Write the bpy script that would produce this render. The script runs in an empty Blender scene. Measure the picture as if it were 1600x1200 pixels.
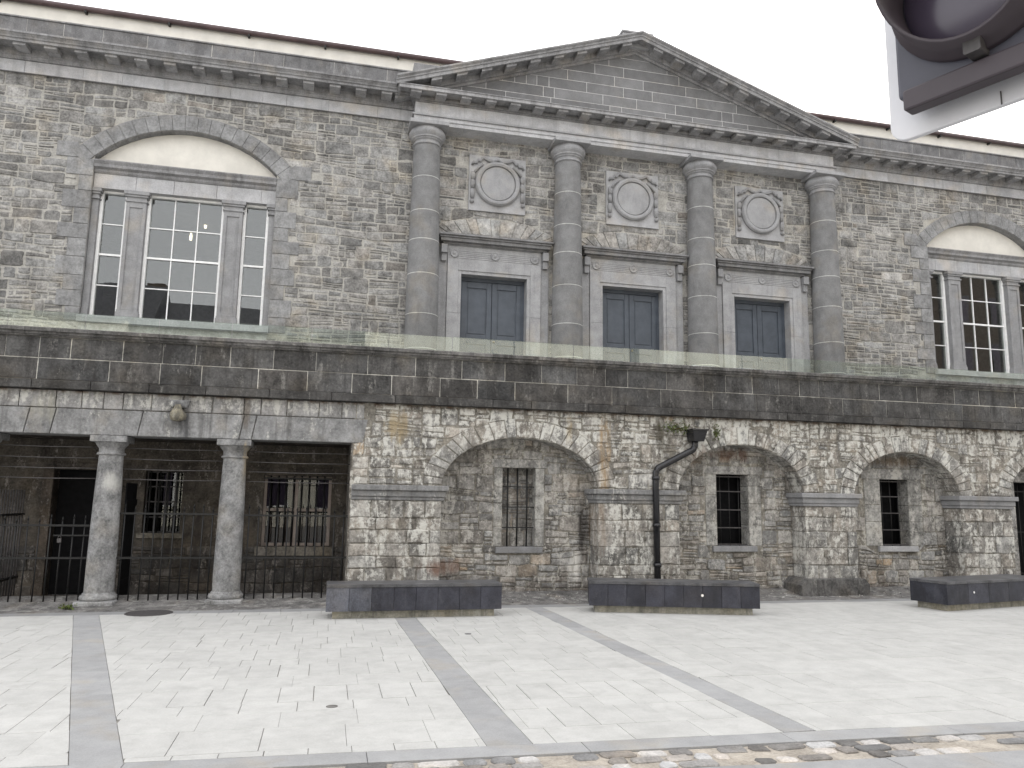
import bpy, math, random
from mathutils import Vector, Matrix
random.seed(11)
R = random.Random(5)
scene = bpy.context.scene
COL = scene.collection

# ------------------------------------------------------------------ camera
yaw, pitch, roll = map(math.radians, (13.31, 8.5, 0.9))
CAM = Vector((0, -12.246, 1.6))
Fw = Vector((math.sin(yaw)*math.cos(pitch), math.cos(yaw)*math.cos(pitch), math.sin(pitch)))
R0 = Vector((math.cos(yaw), -math.sin(yaw), 0)); U0 = R0.cross(Fw)
Rt = R0*math.cos(roll) + U0*math.sin(roll); Up = -R0*math.sin(roll) + U0*math.cos(roll)
cam = bpy.data.cameras.new('camera'); co = bpy.data.objects.new('camera', cam); COL.objects.link(co)
m = Matrix((Rt, Up, -Fw)).transposed().to_4x4(); m.translation = CAM; co.matrix_world = m
cam.sensor_width = 36; cam.lens = 27; cam.clip_end = 1500; cam.clip_start = 0.05
scene.camera = co

# ------------------------------------------------------------------ node helpers
class G:
    def __init__(s, name, rough=.85, spec=.25, metallic=0):
        s.m = bpy.data.materials.new(name); s.m.use_nodes = True
        s.t = s.m.node_tree; s.b = s.t.nodes['Principled BSDF']
        s.b.inputs['Roughness'].default_value = rough; s.b.inputs['Metallic'].default_value = metallic
        s.b.inputs['Specular IOR Level'].default_value = spec
        g = s.n('ShaderNodeNewGeometry'); s.pos = g.outputs['Position']
    def n(s, t, **k):
        x = s.t.nodes.new(t)
        for a, b in k.items(): setattr(x, a, b)
        return x
    def put(s, sock, v):
        if hasattr(v, 'node'): s.t.links.new(v, sock)
        elif isinstance(v, (tuple, list)) and len(v) == 3 and sock.type == 'RGBA': sock.default_value = (*v, 1)
        else: sock.default_value = v
    def math(s, op, a, b=0., c=None, clamp=False):
        x = s.n('ShaderNodeMath', operation=op, use_clamp=clamp)
        s.put(x.inputs[0], a); s.put(x.inputs[1], b)
        if c is not None: s.put(x.inputs[2], c)
        return x.outputs[0]
    def scale(s, v, sc):
        x = s.n('ShaderNodeVectorMath', operation='MULTIPLY'); s.put(x.inputs[0], v); x.inputs[1].default_value = sc
        return x.outputs[0]
    def noise(s, scale, detail=4, rough=.6, vec=None, dist=0):
        x = s.n('ShaderNodeTexNoise'); s.put(x.inputs['Vector'], vec if vec is not None else s.pos)
        x.inputs['Scale'].default_value = scale; x.inputs['Detail'].default_value = detail
        x.inputs['Roughness'].default_value = rough; x.inputs['Distortion'].default_value = dist
        return x.outputs['Fac']
    def ramp(s, f, lo, hi, a=0., b=1.):
        x = s.n('ShaderNodeMapRange', interpolation_type='SMOOTHSTEP'); s.put(x.inputs[0], f)
        x.inputs[1].default_value = lo; x.inputs[2].default_value = hi; x.inputs[3].default_value = a; x.inputs[4].default_value = b
        return x.outputs[0]
    def mix(s, f, a, b, mode='MIX'):
        x = s.n('ShaderNodeMix', data_type='RGBA', blend_type=mode)
        s.put(x.inputs[0], f); s.put(x.inputs[6], a); s.put(x.inputs[7], b)
        return x.outputs[2]
    def grey(s, f):
        x = s.n('ShaderNodeCombineColor'); [s.put(i, f) for i in x.inputs]; return x.outputs[0]
    def attr(s):
        return s.n('ShaderNodeAttribute', attribute_name='Col').outputs['Color']
    def xyz(s):
        x = s.n('ShaderNodeSeparateXYZ'); s.put(x.inputs[0], s.pos); return x.outputs
    def bump(s, h, strength, dist):
        x = s.n('ShaderNodeBump'); s.put(x.inputs['Height'], h); x.inputs['Strength'].default_value = strength; x.inputs['Distance'].default_value = dist
        s.put(s.b.inputs['Normal'], x.outputs[0])
    def out(s, c): s.put(s.b.inputs['Base Color'], c); return s.m

def stone(name, tint=(1,1,1), mott=.5, white=0., wlo=.52, whi=.7, wcol=(.5,.49,.46), dark=0., dcol=(.05,.048,.047), streak=0., bump=.4, blobs=(), ztop=None, rough=.88, vein=0., fine=28, rust=None, base_dirt=0., wx=5.5, hue=.45, spk=.38, spsc=22):
    g = G(name, rough); c = g.attr(); c = g.mix(1., c, tint, 'MULTIPLY')
    n1 = g.noise(5, 6, .65); n2 = g.noise(fine, 5, .7); n3 = g.noise(1.1, 4, .6)
    f = g.math('ADD', g.ramp(n1, .25, .75, -mott*.55, mott*.55), g.ramp(n2, .3, .7, -mott*.4, mott*.4))
    f = g.math('ADD', g.math('ADD', f, 1.), g.ramp(n3, .3, .7, -mott*.22, mott*.22))
    c = g.mix(1., c, g.grey(f), 'MULTIPLY')
    hn = g.noise(2.3, 3, .5)
    c = g.mix(g.ramp(hn, .5, .75, 0, hue), c, g.mix(1., c, (1.12, 1.0, .82), 'MULTIPLY'))
    X, Y, Z = g.xyz()
    if dark:
        d = g.ramp(g.noise(1., 6, .7, g.scale(g.pos, (3.2, 3.2, 1.1))), .5, .68, 0, dark)
        c = g.mix(d, c, dcol)
    if streak:
        sv = g.noise(1., 5, .65, g.scale(g.pos, (9, 9, .55)))
        c = g.mix(g.ramp(sv, .5, .7, 0, streak), c, dcol)
    if white:
        wv = g.noise(1., 6, .72, g.scale(g.pos, (wx, wx, 1.6)), dist=.6)
        sp = g.noise(spsc, 6, .78)
        w = g.math('ADD', g.math('MULTIPLY', wv, 1-spk), g.math('MULTIPLY', sp, spk))
        if ztop is not None:   # lime washed out of the joints under the terrace
            w = g.math('ADD', w, g.ramp(Z, ztop[0], ztop[1], 0, ztop[2]))
        c = g.mix(g.ramp(w, wlo, whi, 0, white), c, wcol)
    if rust:
        r = g.math('MULTIPLY', g.ramp(Z, rust[0], rust[1], 0, 1), g.ramp(g.noise(1., 5, .7, g.scale(g.pos, (6, 6, 2))), .4, .6, 0, .85))
        c = g.mix(r, c, (.10, .062, .04))
    if base_dirt:
        r = g.math('MULTIPLY', g.ramp(Z, .55, 0, 0, 1), g.ramp(g.noise(3, 5, .7), .42, .62, 0, base_dirt))
        c = g.mix(r, c, (.085, .065, .052))
    if blobs:
        bn = g.noise(1., 6, .72, g.scale(g.pos, (7, 7, 1.3)))
        for (bx, bz, rx, rz, bc, st) in blobs:
            a = g.math('DIVIDE', g.math('SUBTRACT', X, bx), rx); b = g.math('DIVIDE', g.math('SUBTRACT', Z, bz), rz)
            d = g.math('ADD', g.math('POWER', g.math('ABSOLUTE', a), 2.), g.math('POWER', g.math('ABSOLUTE', b), 2.))
            v = g.math('SUBTRACT', g.math('ADD', 1., g.math('MULTIPLY', g.math('SUBTRACT', bn, .5), 4.6)), d)
            c = g.mix(g.ramp(v, -.1, 1.3, 0, st), c, bc)
    h = g.math('ADD', g.math('MULTIPLY', n2, .5), g.math('MULTIPLY', n1, .8))
    g.bump(h, bump, .02)
    return g.out(c)

# ------------------------------------------------------------------ mesh builder
def ccw(p):
    a = sum(p[i][0]*p[(i+1) % len(p)][1] - p[(i+1) % len(p)][0]*p[i][1] for i in range(len(p)))
    return (p if a > 0 else p[::-1]), abs(a)/2
def wall(u, v, d): return (u, d, v)          # facing -Y: d is the world y
def floor_(u, v, d): return (u, v, -d)       # facing up: -d is the height
class MB:
    def __init__(s): s.v = []; s.f = []; s.c = []; s.mi = []; s.cur = 0; s.sm = []
    def face(s, idx, c, sm=False): s.f.append(idx); s.c.append(c); s.mi.append(s.cur); s.sm.append(sm)
    def pts(s, ps): k = len(s.v); s.v += [tuple(p) for p in ps]; return k
    def box(s, x0, x1, y0, y1, z0, z1, c=(1,1,1)):
        k = s.pts([(x0,y0,z0),(x1,y0,z0),(x1,y1,z0),(x0,y1,z0),(x0,y0,z1),(x1,y0,z1),(x1,y1,z1),(x0,y1,z1)])
        for q in ((3,2,1,0),(4,5,6,7),(0,1,5,4),(1,2,6,5),(2,3,7,6),(3,0,4,7)): s.face([k+i for i in q], c)
        return s
    def block(s, poly, yb, yf, c=(1,1,1), gap=.006, bev=.008, mp=wall, jit=.0, dome=0.):
        """one stone: outline shrunk by the joint, chamfered, its face slightly uneven"""
        poly, A = ccw(poly)
        if A < 2e-4: return
        n = len(poly); cx = sum(p[0] for p in poly)/n; cy = sum(p[1] for p in poly)/n
        def inset(d):
            o = []
            for i in range(n):
                a, b, e = poly[i-1], poly[i], poly[(i+1) % n]
                def nrm(p, q):
                    dx, dy = q[0]-p[0], q[1]-p[1]; l = math.hypot(dx, dy) or 1e-9; return (-dy/l, dx/l)
                n1, n2 = nrm(a, b), nrm(b, e); k = 1 + n1[0]*n2[0] + n1[1]*n2[1]
                if k < .3: k = .3
                o.append((b[0]+d*(n1[0]+n2[0])/k, b[1]+d*(n1[1]+n2[1])/k))
            return o
        r1 = inset(gap); r2 = inset(gap+bev)
        k0 = s.pts([mp(p[0], p[1], yb) for p in r1])
        k1 = s.pts([mp(p[0], p[1], yf+bev*.8) for p in r1])
        k2 = s.pts([mp(p[0], p[1], yf+R.uniform(-jit, jit)) for p in r2])
        for i in range(n):
            j = (i+1) % n
            s.face([k0+i, k0+j, k1+j, k1+i], c); s.face([k1+i, k1+j, k2+j, k2+i], c)
        if dome or jit:
            kc = s.pts([mp(cx+R.uniform(-.15,.15)*(poly[0][0]-cx), cy, yf-dome-R.uniform(-jit, jit))])
            for i in range(n): s.face([k2+i, k2+(i+1) % n, kc], c)
        else: s.face([k2+i for i in range(n)], c)
    def lathe(s, prof, cx, cy, seg=32, c=(1,1,1), smooth=True):
        ks = [s.pts([(cx+r*math.cos(2*math.pi*i/seg), cy+r*math.sin(2*math.pi*i/seg), z) for i in range(seg)]) for r, z in prof]
        for a, b in zip(ks, ks[1:]):
            for i in range(seg): j = (i+1) % seg; s.face([a+i, a+j, b+j, b+i], c, smooth)
        for q, rev in ((0, True), (-1, False)):
            r, z = prof[q]; k = s.pts([(cx+r*math.cos(2*math.pi*i/seg), cy+r*math.sin(2*math.pi*i/seg), z) for i in range(seg)])
            ids = [k+i for i in range(seg)]; s.face(ids[::-1] if rev else ids, c)
        return s
    def tube(s, pts, r, seg=10, c=(1,1,1), r2=None):
        P = [Vector(p) for p in pts]; rings = []
        for i, p in enumerate(P):
            d = (P[min(i+1, len(P)-1)] - P[max(i-1, 0)]).normalized()
            u = d.cross(Vector((0,0,1)) if abs(d.z) < .9 else Vector((0,1,0))).normalized(); w = u.cross(d)
            rr = r if r2 is None else r+(r2-r)*i/(len(P)-1)
            rings.append(s.pts([p + u*rr*math.cos(2*math.pi*k/seg) + w*rr*math.sin(2*math.pi*k/seg) for k in range(seg)]))
        for a, b in zip(rings, rings[1:]):
            for i in range(seg): j = (i+1) % seg; s.face([a+i, a+j, b+j, b+i], c, True)
        s.face([rings[0]+i for i in range(seg)][::-1], c); s.face([rings[-1]+i for i in range(seg)], c)
        return s
    def prism(s, prof, x0, z0, x1, z1, c=(1,1,1)):
        """profile of (y, z) swept from (x0,z0) to (x1,z1), ends cut plumb"""
        n = len(prof); a = s.pts([(x0, y, z0+z) for y, z in prof]); b = s.pts([(x1, y, z1+z) for y, z in prof])
        for i in range(n): j = (i+1) % n; s.face([a+i, a+j, b+j, b+i], c)
        s.face([a+i for i in range(n)][::-1], c); s.face([b+i for i in range(n)], c)
        return s
    def slab(s, poly, y0, y1, c=(1,1,1)):
        poly, _ = ccw(poly); n = len(poly); a = s.pts([(p[0], y0, p[1]) for p in poly]); b = s.pts([(p[0], y1, p[1]) for p in poly])
        s.face([a+i for i in range(n)], c); s.face([b+i for i in range(n)][::-1], c)
        for i in range(n): j = (i+1) % n; s.face([a+j, a+i, b+i, b+j], c)
        return s
    def build(s, name, mats, parent=None, bevel=0, label=None):
        me = bpy.data.meshes.new(name); me.from_pydata(s.v, [], s.f)
        mats = mats if isinstance(mats, (list, tuple)) else [mats]
        for mm in mats: me.materials.append(mm)
        me.polygons.foreach_set('material_index', s.mi); me.polygons.foreach_set('use_smooth', s.sm)
        ca = me.color_attributes.new('Col', 'FLOAT_COLOR', 'CORNER'); buf = []
        for f, c in zip(s.f, s.c): buf += [c[0], c[1], c[2], 1.]*len(f)
        ca.data.foreach_set('color', buf); me.update()
        o = bpy.data.objects.new(name, me); COL.objects.link(o)
        if parent: o.parent = parent
        if bevel:
            b = o.modifiers.new('bevel', 'BEVEL'); b.width = bevel; b.segments = 2; b.limit_method = 'ANGLE'; b.angle_limit = .6
        if label: o['label'] = label
        return o
def tag(o, label=None, cat=None, group=None, kind=None):
    if label: o['label'] = label
    if cat: o['category'] = cat
    if group: o['group'] = group
    if kind: o['kind'] = kind
    return o
def empty(name, loc=(0,0,0), parent=None):
    o = bpy.data.objects.new(name, None); o.location = loc; COL.objects.link(o); o.empty_display_size = .2
    if parent: o.parent = parent
    return o
KIDS = {}
def copy_tree(o, dx, parent=None, dz=0):
    c = o.copy(); COL.objects.link(c); c.parent = parent
    c.location = (o.location.x+dx, o.location.y, o.location.z+dz)
    for ch in [q for q in bpy.data.objects if q.parent == o]: copy_tree(ch, 0, c)
    return c
def gy(v, s=.0, warm=0.): v = v*(1+R.uniform(-s, s)); return (v*(1+warm), v, v*(1-warm))

# ------------------------------------------------------------------ rubble layout
def inside(sh, x, z):
    k = sh[0]
    if k == 'r': return sh[1] < x < sh[2] and sh[3] < z < sh[4]
    if k == 'c': return z > sh[4] and math.hypot(x-sh[1], z-sh[2]) < sh[3]
    _, cx, a, z0, zs, b = sh                     # arch: rect z0..zs, ellipse above
    if z <= zs: return abs(x-cx) < a and z > z0
    return ((x-cx)/a)**2 + ((z-zs)/b)**2 < 1
def push(sh, x, z):
    if not inside(sh, x, z): return x, z
    if sh[0] == 'r':
        d = [(x-sh[1], (sh[1], z)), (sh[2]-x, (sh[2], z)), (z-sh[3], (x, sh[3])), (sh[4]-z, (x, sh[4]))]
        return min(d)[1]
    if sh[0] == 'c': l = math.hypot(x-sh[1], z-sh[2]) or 1e-6; return sh[1]+(x-sh[1])/l*sh[3], sh[2]+(z-sh[2])/l*sh[3]
    _, cx, a, z0, zs, b = sh
    if z <= zs: return (cx+a if x > cx else cx-a), z
    u, v = (x-cx)/a, (z-zs)/b; l = math.hypot(u, v) or 1e-6
    return cx+u/l*a, zs+v/l*b
def rubble(M, x0, x1, z0, z1, y, shapes=(), rowh=(.2,.34), cw=(.2,.6), pal=(.2,.3), warm=.03, prot=(.008,.028), smallness=.6, wob=.02, gap=.006, odd=()):
    z = z0; ph = R.uniform(0, 9)
    def wv(x, zz): return 0 if zz <= z0+1e-4 or zz >= z1-1e-4 else wob*math.sin(x*1.7+zz*5+ph)+wob*.6*math.sin(x*4.3+zz*11)
    while z < z1-1e-3:
        h = R.uniform(*rowh)
        if z1-z-h < rowh[0]*.6: h = z1-z
        x = x0 - R.uniform(0, .1)
        while x < x1:
            w = R.uniform(*cw); r = R.random(); cells = []
            if r > smallness: cells = [(x, x+w, z, z+h)]
            else:
                k = R.choice([2, 2, 3, 3, 4]) if h > .2 else 2
                cuts = sorted([R.uniform(.18, .82) for _ in range(k-1)]); cuts = [0]+[c*.6+(i+1)/k*.4 for i, c in enumerate(cuts)]+[1]
                for a, b in zip(cuts, cuts[1:]):
                    za, zb = z+h*a, z+h*b
                    if w > .26 and R.random() < .55:
                        mx = x+w*R.uniform(.3, .7); cells += [(x, mx, za, zb), (mx, x+w, za, zb)]
                    else: cells.append((x, x+w, za, zb))
            for (a, b, c, d) in cells:
                a = max(a, x0); b = min(b, x1)
                if b-a < .035: continue
                mx, mz = (a+b)/2, (c+d)/2
                if any(inside(s_, mx, mz) for s_ in shapes): continue
                t = (d-c); ch = min(t, b-a)*R.uniform(.1, .28)
                pl = [(a+ch*R.uniform(.3,1), c), (mx, c+R.uniform(-.1,.1)*t), (b-ch*R.uniform(.3,1), c), (b, c+ch*R.uniform(.3,1)), (b-R.uniform(-.05,.1)*t, mz), (b, d-ch*R.uniform(.3,1)),
                      (b-ch*R.uniform(.3,1), d), (mx+R.uniform(-.2,.2)*t, d-R.uniform(-.1,.1)*t), (a+ch*R.uniform(.3,1), d), (a, d-ch*R.uniform(.3,1)), (a+R.uniform(-.05,.1)*t, mz), (a, c+ch*R.uniform(.3,1))]
                q = []
                for (px, pz) in pl:
                    pz = min(max(pz + wv(px, pz), z0), z1); px = min(max(px, x0), x1)
                    for s_ in shapes: px, pz = push(s_, px, pz)
                    q.append((px, pz))
                _, A = ccw(q)
                if A < .0009: continue
                v = R.uniform(*pal)
                if R.random() < .14: v *= R.choice([.68, .78, 1.25])
                wm = R.uniform(-.2, 1.)*warm*(3.2 if R.random() < .06 else 1)
                M.block(q, y+.03, y-R.uniform(*prot), (v*(1+wm), v, v*(1-wm)), gap=gap*R.uniform(.6, 1.8), bev=.009, jit=.004, dome=.004)
            x += w
        z += h
from mathutils.geometry import delaunay_2d_cdt
def outline(sh, n=28):
    if sh[0] == 'r': return [(sh[1], sh[3]), (sh[2], sh[3]), (sh[2], sh[4]), (sh[1], sh[4])]
    _, cx, a, z0, zs, b = sh
    return [(cx-a, z0), (cx+a, z0)] + [(cx+a*math.cos(t*math.pi/n), zs+b*math.sin(t*math.pi/n)) for t in range(n+1)]
def sheet(M, x0, x1, z0, z1, y, holes, c):
    vs = []; es = []
    def loop(pl):
        k = len(vs); vs.extend(Vector(p) for p in pl); es.extend((k+i, k+(i+1) % len(pl)) for i in range(len(pl)))
    loop([(x0, z0), (x1, z0), (x1, z1), (x0, z1)])
    for h in holes: loop(outline(h))
    V, E_, F_, *_ = delaunay_2d_cdt(vs, es, [], 0, 1e-5)
    k = M.pts([(p.x, y, p.y) for p in V])
    for f in F_:
        cx = sum(V[i].x for i in f)/len(f); cz = sum(V[i].y for i in f)/len(f)
        if x0 < cx < x1 and z0 < cz < z1 and not any(inside(h, cx, cz) for h in holes): M.face([k+i for i in f], c)
def ashlar(M, x0, x1, z0, z1, yb, yf, wr, col, var=.1, gap=.004, bev=.004, warm=.01, jit=.0, starts=None):
    x = x0 - (R.uniform(0, wr[0]) if starts is None else starts)
    while x < x1:
        w = R.uniform(*wr); a, b = max(x, x0), min(x+w, x1)
        if x1-b < .12: b = x1; w = 99
        if b-a > .02:
            v = col*(1+R.uniform(-var, var)); wm = R.uniform(-1, 1)*warm
            M.block([(a, z0), (b, z0), (b, z1), (a, z1)], yb, yf+R.uniform(-.002, .002), (v*(1+wm), v, v*(1-wm)), gap=gap*R.uniform(.5,1.5), bev=bev, jit=jit)
        x += w
def arch_ring(M, cx, zs, a, b, ta, tb, yb, yf, col, n, a0=0., a1=math.pi, var=.14, gap=.006, rag=.0, bev=.01, jit=.003, warm=.03):
    """voussoirs between the ellipse (a,b) and the one larger by (ta,tb)"""
    cuts = [a0+(a1-a0)*i/n for i in range(n+1)]
    cuts = [cuts[0]]+[c+(a1-a0)/n*R.uniform(-.2,.2) for c in cuts[1:-1]]+[cuts[-1]]
    for p, q in zip(cuts, cuts[1:]):
        ex = R.uniform(-rag, rag)
        inn = [(cx+a*math.cos(t), zs+b*math.sin(t)) for t in (p, (p+q)/2, q)]
        out = [(cx+(a+ta+ex)*math.cos(t), zs+(b+tb+ex)*math.sin(t)) for t in (q, (p+q)/2, p)]
        v = col*(1+R.uniform(-var, var)); w = R.uniform(-.3,1)*warm
        M.block(inn+out, yb, yf+R.uniform(-.004,.004), (v*(1+w), v, v*(1-w)), gap=gap, bev=bev, jit=jit)

# ------------------------------------------------------------------ materials
OCH = (.36, .285, .17)
LB = [(1.05, 2.72, .2, .32, OCH, .75), (4.50, 2.45, .12, .85, (.33,.235,.135), .95), (4.47, 1.2, .12, .6, (.2,.14,.09), .6), (3.88, 2.75, .07, .3, OCH, .7),
      (1.9, .5, .5, .14, (.16,.075,.045), .7), (4.28, 1.0, .12, .95, (.035,.03,.028), .85), (5.55, 2.75, .16, .42, (.06,.052,.035), .85), (6.3, 2.4, .28, .2, (.13,.07,.04), .5),
      (5.25, 1.98, .3, .12, (.72,.7,.66), .9), (7.1, 2.45, .5, .14, (.12,.06,.04), .7), (10.4, 2.42, .6, .12, (.13,.085,.045), .6), (2.2, 2.3, .28, .3, (.08,.078,.075), .6), (4.1, .45, .25, .35, (.7,.68,.64), .6)]
m_low = stone('weathered lower limestone', (1.0,.97,.91), .85, white=.85, wlo=.49, whi=.57, wcol=(.60,.59,.545), streak=.25, hue=.3, dark=.6, dcol=(.06,.056,.052), bump=.8, spk=.5, spsc=13, blobs=LB, ztop=(2.3,3.0,.035), rust=(2.98,3.05), base_dirt=.8)
m_lowback = stone('weathered arch infill stone', (1.0,.98,.94), .8, white=.75, wlo=.50, whi=.59, spk=.5, spsc=13, hue=.25, wcol=(.52,.50,.46), dark=.5, dcol=(.06,.055,.052), bump=.75, blobs=LB, base_dirt=.7)
m_mort_low = stone('sandy lime mortar', (1.0,.98,.94), .7, white=.8, wlo=.50, whi=.58, wcol=(.55,.53,.48), dark=.5, bump=.7, blobs=LB, rust=(2.98,3.05), spk=.5, spsc=13, hue=.3)
m_up = stone('grey rubble limestone', (1.08,1.07,1.04), .78, white=.4, wlo=.56, whi=.72, wcol=(.40,.39,.37), dark=.45, dcol=(.08,.077,.073), bump=.7)
m_quoin = stone('tooled quoin limestone', (1.05,1.05,1.05), .5, white=.3, wlo=.55, whi=.72, wcol=(.4,.4,.39), dark=.3, dcol=(.11,.105,.1), bump=.4)
m_mort_up = stone('pale lime mortar', (1,1,1), .45, dark=.3, dcol=(.13,.12,.11), bump=.5)
m_dress = stone('dressed grey limestone', (1.22,1.22,1.24), .28, white=.3, wlo=.53, whi=.72, wcol=(.5,.5,.5), streak=.22, dcol=(.10,.098,.098), bump=.18, fine=45)
m_corn = stone('weathered cornice limestone', (1.15,1.14,1.15), .4, white=.4, wlo=.5, whi=.68, wcol=(.42,.42,.42), dark=.45, dcol=(.085,.082,.083), streak=.4, bump=.2, fine=45)
m_col = stone('smooth portico column limestone', (1,1,1), .3, white=.15, wlo=.6, whi=.74, dark=.35, dcol=(.105,.10,.098), bump=.15, fine=50)
m_para = stone('soot blackened parapet limestone', (.95,.92,.89), .8, white=.6, wlo=.535, whi=.66, wcol=(.30,.29,.27), dark=.6, dcol=(.03,.028,.027), streak=.6, bump=.35, wx=9)
m_mort_para = stone('white pointing', (1.5,1.5,1.45), .5, dark=.5, dcol=(.08,.08,.08), bump=.3)
m_lintel = stone('streaked lintel limestone', (1,1,1), .5, white=.8, wlo=.545, whi=.64, wcol=(.55,.54,.50), streak=.55, dcol=(.07,.068,.066), bump=.35, ztop=(2.78,2.9,.07), rust=(3.0,3.05),
                 blobs=[(-2.2,2.66,.22,.3,(.05,.05,.052),.8), (-1.25,2.85,.09,.3,(.10,.08,.06),.7), (-4.0,2.8,.2,.3,(.42,.40,.32),.4), (1.05,2.72,.2,.3,OCH,.5)])
m_ccol = stone('granite colonnade column', (.8,.8,.8), .7, white=.5, wlo=.5, whi=.66, wcol=(.42,.42,.41), dark=.4, dcol=(.12,.115,.11), bump=.25, blobs=[(-1.22,2.05,.06,.35,OCH,.8), (-3.05,1.75,.14,.18,(.55,.54,.5),.6)], wx=3)
m_inner = stone('dark plaster inside colonnade', (.5,.47,.44), .8, white=.7, wlo=.54, whi=.60, wcol=(.24,.22,.2), dark=.7, dcol=(.035,.03,.028), bump=.4, base_dirt=.2)  # tint lowered so the colonnade interior stays dark
m_ped = stone('pediment ashlar', (1,1,1.01), .25, hue=.1, dark=.3, dcol=(.12,.117,.115), bump=.12, fine=50)
m_ped_joint = stone('white pediment pointing', (1,1,1), .3, bump=.2)
m_carve = stone('carved plaque limestone', (1.2,1.2,1.22), .22, white=.2, wlo=.55, whi=.7, wcol=(.45,.45,.45), dark=.25, dcol=(.14,.138,.137), bump=.12, fine=50)
m_bench = stone('dark polished limestone cladding', (1,1,1.05), .6, white=.4, wlo=.5, whi=.66, wcol=(.10,.10,.11), dark=.6, dcol=(.02,.02,.023), bump=.05, rough=.42, fine=60)
m_benchbase = stone('grimy bench plinth concrete', (1,1,.95), .5, white=.4, wlo=.5, whi=.65, streak=.5, bump=.2)
m_slab = stone('pale granite paving', (1,1,1), .14, white=.25, wlo=.5, whi=.6, wcol=(.5,.495,.48), dark=.4, dcol=(.33,.325,.31), bump=.12, fine=70, rough=.8, hue=0)
m_band = stone('grey granite paving', (1,1,1), .16, bump=.12, dark=.15, dcol=(.16,.16,.155), fine=80)
m_joint = stone('sandy paving joints', (.8,.8,.8), .4, bump=.3)
m_cobmort = stone('ochre cobble mortar', (1,1,1), .5, bump=.6, white=.4, wlo=.5, whi=.65, wcol=(.5,.47,.42), fine=50, hue=.1)
m_cob = stone('worn cobbles', (1,1,1), .5, bump=.4, fine=50)
m_grav = stone('gritty wall edge strip', (1,1,1), .7, bump=.9, white=.4, wlo=.5, whi=.6, dark=.5, fine=60)
def plain(name, c, rough=.5, spec=.4, metallic=0, var=.15, sc=12, bump=.0, emit=0):
    g = G(name, rough, spec, metallic)
    f = g.math('ADD', g.ramp(g.noise(sc, 5, .65), .3, .7, -var, var), 1.)
    if bump: g.bump(g.noise(sc*3, 5, .7), bump, .01)
    if emit: g.b.inputs['Emission Color'].default_value = (*c, 1); g.b.inputs['Emission Strength'].default_value = emit
    return g.out(g.mix(1., (*c, 1), g.grey(f), 'MULTIPLY'))
m_paint = plain('white window paint', (.86,.86,.85), .45, var=.06)
m_cream = plain('cream lime render', (.70,.675,.615), .85, .2, var=.07, sc=3, bump=.1)
m_gutter = plain('brown painted gutter', (.085,.055,.055), .5, var=.25, sc=3)
m_soff = plain('grey slate roof', (.09,.09,.10), .6, var=.3, sc=5)
m_door = plain('slate blue door paint', (.07,.083,.103), .42, .45, var=.16, sc=5, bump=.04)
m_iron = plain('black wrought iron', (.008,.008,.008), .5, .4, var=.3, sc=20, bump=.1)
m_iron2 = plain('dull grey iron', (.07,.065,.065), .6, .4, var=.3, sc=20)
m_pipe = plain('black gloss downpipe paint', (.011,.011,.013), .25, .5, var=.2)
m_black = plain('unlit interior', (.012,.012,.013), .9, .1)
m_room = plain('grey room plaster', (.30,.29,.27), .9, .1)
m_brass = plain('brass door knob', (.25,.2,.12), .4, .5, 1)
m_tl = plain('dark traffic light housing plastic', (.06,.06,.078), .45, .4, var=.06)
m_tl2 = plain('black visor plastic', (.05,.04,.047), .5, .4, var=.08)  # purple haze worked into the visor colour
m_tlw = plain('white backing board', (.62,.62,.64), .4, .4, var=.03)
m_lens = plain('unlit dark signal lens', (.045,.035,.055), .25, .6, var=.05)  # lens colour carries the purple of the glare
m_leaf = plain('weed leaves', (.085,.11,.03), .6, .3, var=.4, sc=30)
m_stem = plain('weed stems', (.12,.08,.04), .7, .2)
m_lamp = plain('lit ceiling lamp', (1,.85,.6), .5, emit=3)
m_slate = plain('weathered slate tiles', (.06,.06,.068), .6, var=.3, sc=4)
m_render = plain('pale cream house render', (.66,.63,.54), .8, var=.06, sc=2)
m_brick = plain('dark brown brick', (.07,.055,.045), .8, var=.3, sc=4)
m_frame2 = plain('red brown sash timber', (.12,.04,.035), .5)
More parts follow.
